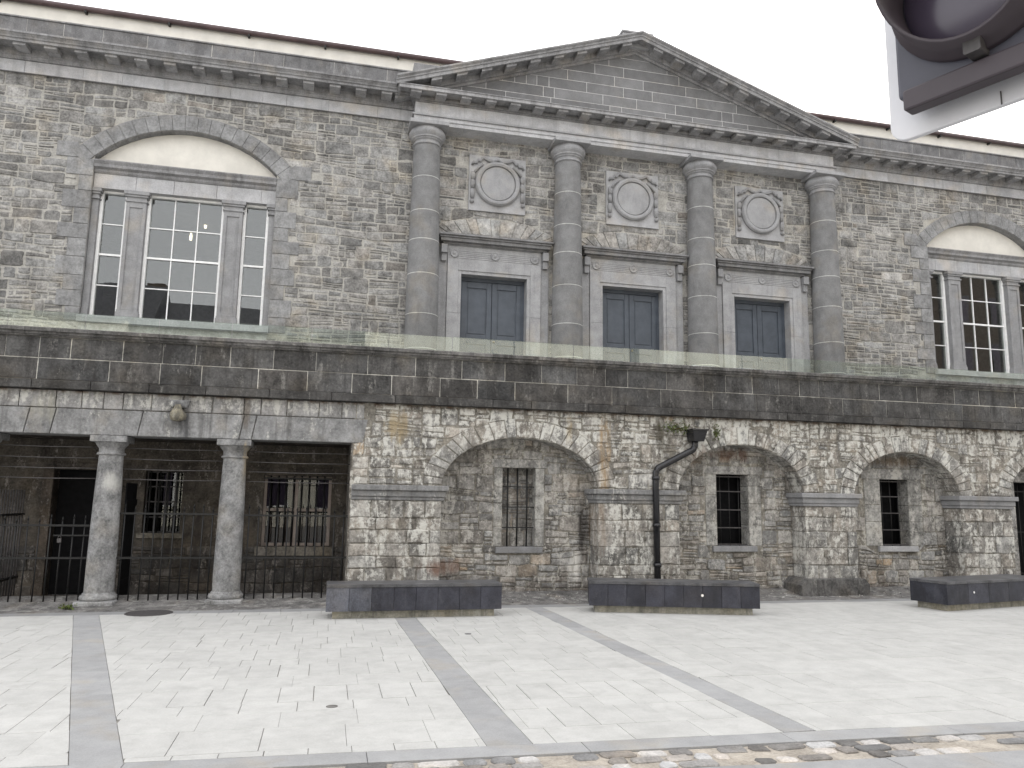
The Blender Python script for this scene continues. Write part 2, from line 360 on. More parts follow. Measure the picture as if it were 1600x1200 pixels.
def glass(name, tint, refl, rough=.0, body=None, bodyf=0., bumpy=.012):
    mm = bpy.data.materials.new(name); mm.use_nodes = True; t = mm.node_tree; t.nodes.remove(t.nodes['Principled BSDF'])
    tr = t.nodes.new('ShaderNodeBsdfTransparent'); tr.inputs[0].default_value = (*tint, 1)
    gl = t.nodes.new('ShaderNodeBsdfGlossy'); gl.inputs['Roughness'].default_value = rough
    nz = t.nodes.new('ShaderNodeTexNoise'); nz.inputs['Scale'].default_value = 1.3; ge = t.nodes.new('ShaderNodeNewGeometry'); t.links.new(ge.outputs['Position'], nz.inputs['Vector'])
    bu = t.nodes.new('ShaderNodeBump'); bu.inputs['Strength'].default_value = bumpy; bu.inputs['Distance'].default_value = .1; t.links.new(nz.outputs['Fac'], bu.inputs['Height']); t.links.new(bu.outputs[0], gl.inputs['Normal'])
    lw = t.nodes.new('ShaderNodeLayerWeight'); lw.inputs[0].default_value = .5
    pw = t.nodes.new('ShaderNodeMath'); pw.operation = 'POWER'; t.links.new(lw.outputs['Facing'], pw.inputs[0]); pw.inputs[1].default_value = 5
    fr = t.nodes.new('ShaderNodeMath'); fr.operation = 'MULTIPLY_ADD'; t.links.new(pw.outputs[0], fr.inputs[0]); fr.inputs[1].default_value = 1-refl; fr.inputs[2].default_value = refl
    mx = t.nodes.new('ShaderNodeMixShader'); t.links.new(fr.outputs[0], mx.inputs[0]); t.links.new(gl.outputs[0], mx.inputs[2])
    src = tr.outputs[0]
    if bodyf:
        df = t.nodes.new('ShaderNodeBsdfDiffuse'); df.inputs[0].default_value = (*body, 1)
        m2 = t.nodes.new('ShaderNodeMixShader'); m2.inputs[0].default_value = bodyf
        t.links.new(src, m2.inputs[1]); t.links.new(df.outputs[0], m2.inputs[2]); src = m2.outputs[0]
    t.links.new(src, mx.inputs[1]); t.links.new(mx.outputs[0], t.nodes['Material Output'].inputs[0])
    return mm
m_glass = glass('old window glass', (.75,.78,.76), .115)
m_glass_in = glass('dusty window glass', (.6,.62,.6), .05)
m_bal = glass('greenish balustrade glass', (.91,.95,.92), .085, body=(.75,.80,.70), bodyf=.03, bumpy=0.)

# ================================================================== COURTHOUSE
ch = tag(empty('courthouse', (5.8, 2, 0)), 'grey limestone courthouse with pedimented portico of four columns above an arcaded ground floor', 'building')
ch.location = (0, 0, 0)

YB = .42
# ---- lower arcade wall
ARC = [(3.09, 1.31, 1.78, .81), (7.07, 1.21, 1.76, .84), (10.45, 1.14, 1.74, .83), (13.98, 1.24, 1.76, .84)]   # cx, half width, spring, rise
RING = [.30, .30, .30, .30]
M = MB(); M.cur = 1
holes = [('a', cx, a, -.3, zs, b) for cx, a, zs, b in ARC]
sheet(M, .36, 17, -.4, 3.06, .0, holes, (.215,.205,.185))
M.box(.34, .36, .0, 1.6, -.1, 2.44, (.12,.11,.10))
M.cur = 0
rings = [('a', cx, a+t, 1.72, zs, b+t) for (cx, a, zs, b), t in zip(ARC, RING)]
piers = [(.36, 1.78), (4.40, 5.86), (8.28, 9.31), (11.59, 12.74), (15.22, 16.6)]
ex = rings + [('r', p[0]-.02, p[1]+.02, -.2, 1.56) for p in piers] + [('r', p[0]-.04, p[1]+.04, 1.55, 1.785) for p in piers] + [('a', cx, a, -.3, zs, b) for cx, a, zs, b in ARC]
ex += [('r', -1, .52, 2.42, 3.2)]
rubble(M, .36, 16.8, 1.5, 3.06, .0, ex, rowh=(.17,.30), cw=(.16,.44), pal=(.18,.32), warm=.08, smallness=.6, gap=.011, prot=(.006,.022))
for (cx, a, zs, b), t in zip(ARC, RING):
    arch_ring(M, cx, zs, a, b, t, t, .44, -.022, .25, 21, a0=.03, a1=math.pi-.03, rag=.035, warm=.06, gap=.007)
for i, (a, b) in enumerate(piers):
    z = -.06
    while z < 1.5:
        h = R.uniform(.17, .3) if i in (0, 1) else R.uniform(.24, .34)
        if 1.55-z-h < .12: h = 1.55-z
        x = a; first = True
        while x < b-.01:
            w = R.uniform(.22, .55)
            if b-x-w < .18: w = b-x
            v = R.uniform(.17, .31); wm = R.uniform(-.2, 1)*.06
            last = x+w > b-.01
            e1, e2, e3, e4 = [R.uniform(-.01, .05) for _ in range(4)]
            x2 = x+w
            pl = [(x+.0, z), ((x+x2)/2, z+R.uniform(-.02,.02)), (x2, z), (x2-(0 if last else e2*.5), z+h/2), (x2, z+h), ((x+x2)/2, z+h+R.uniform(-.02,.02)), (x, z+h), (x+(0 if first else e3*.5), z+h/2)]
            M.block(pl, .44 if (first or last) else .03, -.01-R.uniform(0, .025), (v*(1+wm), v, v*(1-wm)), gap=.005, bev=.012, jit=.005, dome=.006)
            x = x2; first = False
        z += h
M.cur = 1
for a, b in piers: M.box(a+.035, b-.035, .03, YB+.0, -.2, 1.84, (.2,.185,.16))
for cx, a, zs, b in ARC:
    pl = [(cx+(a+.03)*math.cos(math.pi*k/28), zs+(b+.03)*math.sin(math.pi*k/28)) for k in range(29)]
    k0 = M.pts([(p[0], .02, p[1]) for p in pl]); k1 = M.pts([(p[0], YB+.01, p[1]) for p in pl])
    for k in range(28): M.face([k0+k, k0+k+1, k1+k+1, k1+k], (.2,.185,.16))
M.cur = 0
arc_wall = M.build('arcade_wall', [m_low, m_mort_low], ch, label='whitish stained rubble arcade wall with four blind arches')

# ---- arch infill walls behind the arches, each with its barred window
WIN = [(2.86, 3.43, .81, 2.115), (6.79, 7.42, .83, 2.095), (10.19, 10.80, .83, 2.075)]
YB = .42
def infill(i, cx, a, top, win, surround, dressed):
    M = MB(); M.cur = 1
    w0, w1, wz0, wz1 = win
    sheet(M, cx-a-.2, cx+a+.2, -.4, top, YB, [('r', w0, w1, wz0, wz1)], (.20,.19,.17)); M.cur = 0
    lj, rj, lh = surround
    sh = [('r', w0-lj, w1+rj, wz0-.1, wz1+lh), ('r', w0-.14, w1+.13, wz0-.12, wz0)]
    if dressed: rubble(M, cx-a, cx+a, .85, top, YB, sh, rowh=(.24,.3), cw=(.3,.55), pal=(.24,.33), warm=.05, smallness=.1, gap=.006)
    else: rubble(M, cx-a, cx+a, .85, top, YB, sh, rowh=(.17,.27), cw=(.18,.46), pal=(.2,.31), warm=.06, smallness=.55, gap=.008)
    rubble(M, cx-a, cx+a, -.06, .85, YB, sh, rowh=(.15,.26), cw=(.15,.42), pal=(.2,.31), warm=.08, smallness=.65, gap=.008)
    # dressed surround: jambs reach back into the reveal
    for (a0, b0) in ((w0-lj, w0), (w1, w1+rj)):
        z = wz0
        while z < wz1-.01:
            h = R.uniform(.3, .5)
            if wz1-z-h < .2: h = wz1-z
            v = R.uniform(.24, .32); M.block([(a0, z), (b0, z), (b0, z+h), (a0, z+h)], YB+.28, YB-.012, (v, v, v*.98), gap=.004, bev=.008, jit=.002)
            z += h
    M.block([(w0-lj-.05, wz1), (w1+rj+.05, wz1), (w1+rj+.05, wz1+lh), (w0-lj-.05, wz1+lh)], YB+.28, YB-.014, gy(.27), gap=.004, bev=.008, jit=.002)
    return M.build('arch_infill', [m_lowback, m_mort_low], ch)
infill(0, 3.09, 1.31, 2.62, WIN[0], (.15,.16,.15), False)
infill(1, 7.07, 1.21, 2.62, WIN[1], (.22,.25,.15), False)
infill(2, 10.45, 1.14, 2.60, WIN[2], (.36,.3,.2), True)
def barred_window(i, win, nv, hz, back, sillcol, stickout=0):
    w0, w1, wz0, wz1 = win
    e = empty('barred_window', ((w0+w1)/2, YB, wz0), ch)
    def P(M, n, mt, **k):
        o = M.build(n, mt, e, **k); o.location = -e.location; return o
    M = MB(); M.block([(w0-.11, wz0-.1), (w1+.12, wz0-.1), (w1+.12, wz0), (w0-.11, wz0)], YB+.2, YB-.07, gy(sillcol), gap=.0, bev=.01)
    P(M, 'window_sill', m_dress)
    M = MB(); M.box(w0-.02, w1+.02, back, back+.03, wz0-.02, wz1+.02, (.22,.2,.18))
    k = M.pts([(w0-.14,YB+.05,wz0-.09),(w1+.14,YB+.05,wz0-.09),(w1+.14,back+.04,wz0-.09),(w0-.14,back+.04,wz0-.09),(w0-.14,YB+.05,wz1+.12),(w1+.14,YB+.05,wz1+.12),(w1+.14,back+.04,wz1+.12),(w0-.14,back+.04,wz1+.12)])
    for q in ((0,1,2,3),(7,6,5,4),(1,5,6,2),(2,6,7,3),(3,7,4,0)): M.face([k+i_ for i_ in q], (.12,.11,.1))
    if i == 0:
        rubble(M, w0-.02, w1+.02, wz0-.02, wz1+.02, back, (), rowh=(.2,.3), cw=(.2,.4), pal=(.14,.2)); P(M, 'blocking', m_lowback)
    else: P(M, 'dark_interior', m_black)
    for k in range(nv):
        x = w0+(w1-w0)*(k+.7)/(nv+.4)
        M = MB(); M.tube([(x, YB+.12, wz0), (x+R.uniform(-.008,.008), YB+.12, (wz0+wz1)/2), (x, YB+.12, wz1)], .014 if i == 0 else .01, 8); P(M, 'bar', m_iron)
    for f in hz:
        z = wz0+(wz1-wz0)*f
        M = MB(); M.box(w0-.02, w1+.02+(.12 if stickout and f < .3 else 0), YB+.05 if stickout and f < .3 else YB+.09, YB+.105, z-.009, z+.009); P(M, 'crossbar', m_iron2 if i else m_iron)
    return e
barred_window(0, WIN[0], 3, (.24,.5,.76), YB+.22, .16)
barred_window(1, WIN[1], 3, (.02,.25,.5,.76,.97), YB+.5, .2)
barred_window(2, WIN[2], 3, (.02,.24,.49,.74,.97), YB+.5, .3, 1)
# arch four: stone door case with a black barred doorway
M = MB(); M.cur = 1; sheet(M, 12.6, 15.4, -.4, 2.62, YB, [('r', 13.28, 14.6, -.5, 2.08)], (.20,.19,.17)); M.cur = 0
rubble(M, 12.7, 15.3, -.06, 2.62, YB, [('r', 13.02, 14.86, -.4, 2.3)], rowh=(.17,.27), cw=(.18,.46), pal=(.2,.31), warm=.05, gap=.008)
for (a0, b0) in ((13.02, 13.28), (14.6, 14.86)):
    z = -.05
    for h in (.42,.38,.45,.4,.48): M.block([(a0, z), (b0, z), (b0, z+h), (a0, z+h)], YB+.3, YB-.012, gy(.28, .1), gap=.004, bev=.008); z += h
M.block([(13.02, 2.08), (14.86, 2.08), (14.86, 2.3), (13.02, 2.3)], YB+.3, YB-.014, gy(.27), gap=.004, bev=.008)
M.build('arch_infill', [m_lowback, m_mort_low], ch)
e = empty('barred_doorway', (13.94, YB, 0), ch)
def PE(M, n, mt, e, **k):
    o = M.build(n, mt, e, **k); o.location = -e.location; return o
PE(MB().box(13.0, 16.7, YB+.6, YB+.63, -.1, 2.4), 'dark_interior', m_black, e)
for k in range(9): PE(MB().tube([(13.36+.145*k, YB+.14, 0), (13.36+.145*k, YB+.14, 2.08)], .011, 8), 'bar', m_iron, e)
for z in (.3, 1.1, 1.9): PE(MB().box(13.27, 14.61, YB+.12, YB+.135, z-.012, z+.012), 'crossbar', m_iron, e)

# ---- impost bands and the pier plinth
for i, (a, b) in enumerate(piers):
    M = MB(); g0 = .2
    l = a - (.0 if i == 0 else .035); r = b+.035
    for (z0, z1, p) in ((1.55, 1.605, .035), (1.605, 1.70, .055), (1.70, 1.785, .095)):
        xs = [l-(p if i else .02)+.03]; 
        while xs[-1] < r+p-.03-.5: xs.append(xs[-1]+R.uniform(.45,.8))
        if r+p-.03-xs[-1] < .2: xs.pop()
        xs.append(r+p-.03)
        M.box(xs[0], xs[-1], -p, YB+.01, z0, z1, gy(g0, .06))
    M.build('impost_band', m_lintel if i < 2 else m_dress, ch, bevel=.012)
M = MB(); M.slab([(8.06,-.06),(9.42,-.06),(9.42,.2),(9.33,.3),(8.17,.3),(8.06,.2)], -.16, YB, gy(.11)); M.build('pier_plinth', m_para, ch, bevel=.01, label='blackened plinth stones at the foot of the third pier')

# ---- lintel over the colonnade
M = MB()
M.cur = 1; M.box(-8, .34, .03, .5, 2.43, 3.06, (.2,.19,.17)); M.cur = 0
xs = [-8,-6.6,-5.2,-4.22,-3.88,-2.72,-1.30,-1.12,.55]
for a, b in zip(xs, xs[1:]):
    s1 = .05
    M.block([(a-.03, 2.42), (b-.03, 2.42), (b+.03, 2.80), (a+.03, 2.80)], .5, -.012, gy(.23,.1), gap=.006, bev=.008, jit=.003)
x = -8
while x < .5:
    w = R.uniform(.22, .5); b = min(x+w, .52)
    if b-x > .05: M.block([(x, 2.80), (b, 2.80), (b, 3.06), (x, 3.06)], .3, -.012, gy(.25,.12,.02), gap=.006, bev=.01, jit=.004)
    x += w
M.build('lintel', [m_lintel, m_mort_low], ch, label='streaked stone lintel blocks over the railed colonnade')
# weathered carved spout on the lintel
M = MB()
prof = [(.05,-.0),(.10,.03),(.115,.08),(.10,.13),(.06,.19),(.05,.25)]
rs = []
seg = 14
for k, (r, z) in enumerate(prof):
    rs.append(M.pts([(-2.2+r*math.cos(2*math.pi*i/seg)*(1+.12*math.sin(i*2.1+k)), -.10+r*.95*math.sin(2*math.pi*i/seg)*(1+.1*math.sin(i*1.3+k*2)), 2.655+z) for i in range(seg)]))
for a, b in zip(rs, rs[1:]):
    for i in range(seg): j = (i+1) % seg; M.face([a+i, a+j, b+j, b+i], (.40,.36,.26), True)
M.face([rs[0]+i for i in range(seg)][::-1], (.2,.15,.1)); M.face([rs[-1]+i for i in range(seg)], (.3,.3,.3))
M.block([(-2.3,2.86),(-2.08,2.86),(-2.04,2.97),(-2.33,2.97)], 0, -.13, gy(.2), gap=0, bev=.02)
M.build('water_spout', m_lintel, ch, label='worn pale stone waterspout on the lintel')

# ---- colonnade: columns, inner walls
def ccol(x):
    e = empty('colonnade_column', (x, .2, 0), ch)
    M = MB(); M.box(-.26, .26, -.27, .27, -.1, .075, gy(.36)); M.build('plinth', m_ccol, e, bevel=.02)
    M = MB(); M.lathe([(.235,.075),(.25,.09),(.252,.115),(.24,.14),(.218,.15),(.218,.165),(.20,.18)], 0, 0, 32, gy(.3)); M.build('column_base', m_ccol, e)
    M = MB(); M.lathe([(.198,.17),(.196,.6),(.19,1.1),(.18,1.6),(.165,2.12),(.165,2.14)], 0, 0, 36, gy(.27)); M.build('shaft', m_ccol, e)
    M = MB(); M.lathe([(.165,2.14),(.195,2.15),(.195,2.175),(.17,2.185),(.17,2.24),(.19,2.27),(.215,2.30),(.225,2.33)], 0, 0, 32, gy(.25)); M.box(-.245,.245,-.245,.245,2.33,2.42, gy(.25)); M.build('capital', m_ccol, e, bevel=.006)
    return e
c0 = ccol(-1.39); c0['label'] = 'round column with an ochre stain, nearest the arcade'
for dx in (-1.73, -3.42): 
    c = copy_tree(c0, dx, ch); c['label'] = {-1.73: 'whitewashed round column between two railings', -3.42: 'round column cut by the left edge of the photo'}[dx]
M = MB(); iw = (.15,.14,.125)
YI = 1.5
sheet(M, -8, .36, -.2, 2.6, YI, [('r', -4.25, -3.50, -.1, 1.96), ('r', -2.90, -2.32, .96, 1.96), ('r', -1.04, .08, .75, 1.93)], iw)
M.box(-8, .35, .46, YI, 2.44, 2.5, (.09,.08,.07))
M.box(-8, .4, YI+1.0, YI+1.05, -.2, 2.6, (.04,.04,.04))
for (x0, x1, z0, z1) in ((-4.25,-3.50,-.1,1.96), (-2.90,-2.32,.96,1.96), (-1.04,.08,.75,1.93)):
    for xx in (x0-.05, x1): M.box(xx, xx+.05, YI+.004, YI+.3, z0, z1, (.10,.09,.08))
    M.box(x0, x1, YI+.004, YI+.3, z1, z1+.04, (.08,.075,.07)); M.box(x0, x1, YI+.004, YI+.3, z0-.04, z0, (.12,.11,.10))
# big courses on the inner wall face
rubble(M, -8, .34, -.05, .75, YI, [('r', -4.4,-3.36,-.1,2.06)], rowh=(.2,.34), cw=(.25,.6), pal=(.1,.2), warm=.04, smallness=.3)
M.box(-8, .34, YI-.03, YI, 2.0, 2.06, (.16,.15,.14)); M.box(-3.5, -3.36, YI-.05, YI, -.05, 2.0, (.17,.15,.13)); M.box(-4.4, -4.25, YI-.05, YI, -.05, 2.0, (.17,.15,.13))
M.build('colonnade_back_wall', m_inner, ch, label='dark back wall behind the colonnade railings')
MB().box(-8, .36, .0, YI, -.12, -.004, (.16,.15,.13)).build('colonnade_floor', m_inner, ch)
e = empty('ground_floor_window', (-2.61, YI, .96), ch)
PE(MB().box(-2.9,-2.32,YI+.16,YI+.17,.96,1.96), 'pane', m_glass_in, e)
M = MB()
for x in (-2.9,-2.76,-2.61,-2.46,-2.345): M.box(x, x+.02, YI+.13, YI+.16, .96, 1.96, (1,1,1))
for z in (.96,1.2,1.45,1.7,1.94): M.box(-2.9,-2.32,YI+.125,YI+.163,z,z+.02)
PE(M, 'window_frame', m_iron2, e)
for k in range(4): PE(MB().tube([(-2.82+.14*k,YI+.02,.96),(-2.82+.14*k,YI+.02,1.98)], .013, 8), 'bar', m_iron, e)
PE(MB().box(-2.96,-2.26,YI-.06,YI+.1,.88,.96,(.3,.29,.25)), 'window_sill', m_inner, e)
e = empty('ground_floor_window', (-.48, YI, .75), ch)
PE(MB().box(-1.04,.08,YI+.16,YI+.17,.75,1.93), 'pane', m_glass_in, e)
M = MB()
for x in (-1.04,-.53,.03): M.box(x, x+.05, YI+.12, YI+.17, .75, 1.93)
for z in (.75,1.33,1.88): M.box(-1.04,.08,YI+.115,YI+.173,z,z+.05)
PE(M, 'window_frame', plain('drab sash paint', (.30,.25,.22), .5), e)
PE(MB().box(-1.02,.06,YI+.22,YI+.24,.78,1.3), 'blind', m_frame2, e)
for k in range(8): PE(MB().tube([(-.93+.127*k,YI+.03,.75),(-.93+.127*k,YI+.03,1.95)], .015, 8), 'bar', m_iron, e)
PE(MB().box(-1.05,.1,YI+.01,YI+.05,1.87,1.90), 'crossbar', m_iron, e)
PE(MB().box(-1.12,.16,YI-.08,YI+.1,.60,.745,(.32,.31,.28)), 'window_sill', m_inner, e)
e = empty('entrance_door', (-3.87, YI, 0), ch)
PE(MB().box(-4.25,-3.5,YI+.25,YI+.29,-.02,1.96), 'door_leaf', m_black, e)  # black sheet filling the open doorway, stands in for the unlit inside
M = MB()
for k in range(6): M.box(-2.98+.0, -2.965, .62+.11*k, .725+.11*k, .0, 1.75)
M.box(-2.965,-2.95,.62,1.28,.2,.3); M.box(-2.965,-2.95,.62,1.28,1.4,1.5)
PE(M, 'open_door_leaf', m_black, e, label='dark boarded door leaf standing open behind the white column')

# ---- railings between the columns
def railing(x0, x1, ztop, label, n):
    e = empty('iron_railing', ((x0+x1)/2, .2, 0), ch); e['label'] = label
    for z in (ztop, .66): PE(MB().box(x0, x1, .185, .215, z-.014, z+.014), 'rail', m_iron, e)
    PE(MB().box(x0, x1, .185, .215, .02, .045), 'rail', m_iron, e)
    for k in range(n):
        x = x0+(x1-x0)*(k+.5)/n; hh = ztop+R.uniform(.10, .17)
        M = MB(); M.tube([(x, .2, 0), (x+R.uniform(-.006,.006), .2, ztop*.5), (x, .2, hh-.06)], .0105, 8); M.tube([(x,.2,hh-.06),(x,.2,hh)], .015, 8, r2=.002)
        PE(M, 'bar', m_iron, e)
    return e
railing(-1.2, .35, 1.29, 'black spiked railing beside the arcade pier', 11)
railing(-2.93, -1.58, 1.30, 'black spiked railing between the two whole columns', 10)
e = railing(-4.65, -3.31, 1.12, 'lower black gate with padlock, left of the whitewashed column', 9)
M = MB(); M.box(-3.72,-3.67,.16,.19,.88,.94); M.tube([(-3.715,.175,.94),(-3.71,.175,.97),(-3.68,.175,.97),(-3.675,.175,.94)], .006, 6); PE(M, 'padlock', m_iron2, e)
PE(MB().box(-3.78,-3.32,.17,.2,.97,.99), 'latch_bar', m_iron, e)
e = empty('open_iron_gate', (-4.6, .6, 0), ch)
for k in range(10): PE(MB().tube([(-4.62+.005*k, .45+.09*k, .02), (-4.62+.005*k, .45+.09*k, 1.62)], .011, 8), 'bar', m_iron2, e)
for z in (.3, 1.25): PE(MB().box(-4.64,-4.55,.42,1.3,z-.015,z+.015), 'rail', m_iron, e)
for (x0, x1) in ((-4.65,-3.3), (-2.95,-1.57), (-1.2,.35)):
    for z in (2.26, 2.1, 1.95, 1.8):
        PE(MB().tube([(x0,.24,z),((x0+x1)/2,.245,z-.008),(x1,.24,z)], .008, 6), 'guard_wire', m_iron2, ch).location = (0,0,0)

# ---- drainpipe
e = empty('drainpipe', (5.4, -.1, 0), ch)
M = MB()
a = M.pts([(6.0,-.30,2.80),(6.27,-.30,2.80),(6.27,-.02,2.80),(6.0,-.02,2.80)]); b = M.pts([(6.03,-.27,2.62),(6.22,-.27,2.62),(6.22,-.02,2.62),(6.03,-.02,2.62)]); 
for i in range(4): j = (i+1) % 4; M.face([b+i,b+j,a+j,a+i], (1,1,1))
M.face([b+3,b+2,b+1,b],(1,1,1)); M.box(5.98,6.29,-.32,-.01,2.80,2.83)
PE(M, 'hopper_head', m_pipe, e, bevel=.006)
def bend(pts, r=.12, n=6):
    P = [Vector(p) for p in pts]; o = [P[0]]
    for a, b, c in zip(P, P[1:], P[2:]):
        p0 = b+(a-b).normalized()*r; p1 = b+(c-b).normalized()*r
        for k in range(n+1): t = k/n; o.append(p0*(1-t)**2+b*2*t*(1-t)+p1*t*t)
    o.append(P[-1]); return o
PE(MB().tube(bend([(6.12,-.12,2.64),(6.12,-.12,2.50),(5.38,-.12,2.13),(5.40,-.12,.0)], .09), .055, 16), 'pipe', m_pipe, e)
for (x, z) in ((5.385,1.98),(5.39,1.2),(5.397,.55)): 
    PE(MB().lathe([(.057,z-.03),(.068,z-.03),(.068,z+.03),(.057,z+.03)], x, -.12, 20), 'collar', m_pipe, e)

# ---- terrace parapet
M = MB(); XL, XR = -8, 22
M.cur = 1; M.box(XL, XR, -.088, .26, 3.195, 3.92, (.4,.39,.37)); M.box(XL, XR, .0, .26, 3.07, 3.2, (.3,.29,.27)); M.cur = 0
ashlar(M, XL, XR, 3.06, 3.19, -.0, -.14, (.55,1.), .07, .2, gap=.004, jit=.001)
ashlar(M, XL, XR, 3.19, 3.505, .0, -.10, (.52,.98), .078, .25, gap=.0065, bev=.003, warm=.03, jit=.001)
ashlar(M, XL, XR, 3.505, 3.815, .0, -.10, (.4,.85), .078, .25, gap=.0065, bev=.003, warm=.03, jit=.001)
M.build('terrace_parapet', [m_para, m_mort_para], ch, label='soot blackened ashlar parapet with white joints')
M = MB(); x = XL
while x < XR:
    w = R.uniform(.7, 1.2); b = x+w-.004; c = gy(.125,.15)
    M.prism([(.02,3.815),(-.13,3.815),(-.14,3.835),(-.16,3.84),(-.16,3.875),(-.19,3.88),(-.19,3.925),(-.16,3.94),(.28,3.95),(.28,3.82)][::-1], x, 0, b, 0, c); x += w
M.build('parapet_coping', m_para, ch)
MB().box(XL, XR, .26, 2.0, 3.5, 3.72, gy(.2)).build('terrace_floor', m_band, ch)
MB().box(XL, XR, .5, 2.0, 3.0, 3.5, gy(.2)).build('terrace_slab', m_inner, ch)

# ---- glass balustrade on the terrace
e = empty('glass_balustrade', (5, .12, 3.9), ch)
js = [-7.8,-6.75,-5.7,-4.65,-3.62,-2.6,-1.55,-.35,.86,1.9,2.95,4.0,5.05,6.1,7.2,8.2,9.2,10.2,11.2,12.3,13.4,14.5,15.6,16.7]
for a, b in zip(js, js[1:]):
    PE(MB().box(a+.006, b-.006, .115, .127, 3.93, 4.235+R.uniform(-.006,.006)), 'glass_panel', m_bal, e)
PE(MB().box(js[0], js[-1], .10, .142, 3.92, 3.945), 'shoe_rail', m_iron2, e)

# ---- upper wall
YU = 2.0
WX = [-2.735, 14.61]; HW = 1.545; ZB, ZC, ZE, RISE = 4.60, 6.93, 7.49, .66
Rc = (HW*HW+RISE*RISE)/(2*RISE); half = math.asin(HW/Rc)
def seg_pts(cx, r, n=16, hw=half): return [(cx+r*math.sin(t), ZE+RISE-Rc+r*math.cos(t)) for t in [hw-2*hw*k/n for k in range(n+1)]]
M = MB(); M.cur = 1
XC = 5.86; DX = [2.975, 5.86, 8.785]
drects = [('r', c-.655, c+.655, 3.6, 5.88) for c in DX]
# window openings as polygons (rect + segmental head)
def sheet2(M, x0, x1, z0, z1, y, polys, c):
    vs = []; es = []
    def loop(pl):
        k = len(vs); vs.extend(Vector(p) for p in pl); es.extend((k+i, k+(i+1) % len(pl)) for i in range(len(pl)))
    loop([(x0, z0), (x1, z0), (x1, z1), (x0, z1)])
    for pl in polys: loop(pl)
    V, E_, F_, *_ = delaunay_2d_cdt(vs, es, [], 0, 1e-5)
    def inp(px, pz, pl):
        r = False
        for i in range(len(pl)):
            (xa, za), (xb, zb) = pl[i-1], pl[i]
            if (za > pz) != (zb > pz) and px < (xb-xa)*(pz-za)/(zb-za)+xa: r = not r
        return r
    k = M.pts([(p.x, y, p.y) for p in V])
    for f in F_:
        cx = sum(V[i].x for i in f)/len(f); cz = sum(V[i].y for i in f)/len(f)
        if not any(inp(cx, cz, pl) for pl in polys): M.face([k+i for i in f], c)
wp = [[(c-HW, ZB), (c+HW, ZB)]+seg_pts(c, Rc) for c in WX]
sheet2(M, -8, 24, 3.6, 8.9, YU, wp+[outline(d) for d in drects], (.375,.363,.335))
M.cur = 0
QW = [.42,.28]
shp = []
for c in WX:
    # arch + quoins exclusion: circle of the extrados treated as an ellipse cap
    zc = ZE+RISE-Rc
    shp += [('r', c-HW-.26, c+HW+.26, ZB-.2, 7.5)]
    class _: pass
    shp.append(('c', c, zc, Rc+.30, ZE-.08)); shp.append(('r', c-HW-.62, c+HW+.62, ZE-.06, ZE+.16))
for c in DX: shp += [('r', c-1.11, c+1.11, 3.6, 6.62), ('r', c-.58, c+.58, 7.19, 8.34), ('a', c, 1.3, 6.5, 6.6, .46)]
rubble(M, -8, 24, 3.7, 8.9, YU, shp, rowh=(.13,.30), cw=(.14,.58), pal=(.17,.295), warm=.03, smallness=.55, gap=.010, prot=(.003,.014))
for c in DX: arch_ring(M, c, 6.6, .98, .1, .32, .36, YU, YU-.02, .30, 15, a0=.05, a1=math.pi-.05, rag=.02, warm=.05)
for c in DX: rubble(M, c-1., c+1., 6.6, 6.72, YU, (), rowh=(.05,.08), cw=(.1,.3), pal=(.2,.3), gap=.004)
for c in WX:
    zc = ZE+RISE-Rc; n = 19; ca = half+.10
    cuts = [ca-2*ca*k/n for k in range(n+1)]
    for p, q in zip(cuts, cuts[1:]):
        mid = (p+q)/2
        pl = [(c+Rc*math.sin(t), zc+Rc*math.cos(t)) for t in (p, mid, q)]+[(c+(Rc+.30)*math.sin(t), zc+(Rc+.30)*math.cos(t)) for t in (q, mid, p)]
        M.cur = 2; M.block(pl, YU+.3, YU-.025, gy(.225,.1), gap=.003, bev=.004, jit=.001)
    for s in (-1, 1):
        z = ZB-.1; k = 0
        M.block([(c+s*(HW+.06), ZE-.06), (c+s*(HW+.62), ZE-.06), (c+s*(HW+.62), ZE+.22), (c+s*(HW+.30), ZE+.22)], YU+.3, YU-.022, gy(.235), gap=.004, bev=.005)
        while z < ZE-.07:
            h = R.uniform(.24, .34)
            if ZE-.06-z-h < .15: h = ZE-.06-z
            w = (.44 if k % 2 else .27)+R.uniform(-.05,.05); k += 1
            a, b = sorted((c+s*HW, c+s*(HW+w)))
            M.block([(a, z), (b, z), (b, z+h), (a, z+h)], YU+.3, YU-.022, gy(.235,.13), gap=.004, bev=.005, jit=.001)
            z += h
    M.box(c-HW, c+HW, YU-.02, YU+.02, ZB-.9, ZB-.121, (.34,.34,.33)); M.cur = 0
M.build('upper_wall', [m_up, m_mort_up, m_quoin], ch, label='upper wall of grey coursed rubble with pale mortar')

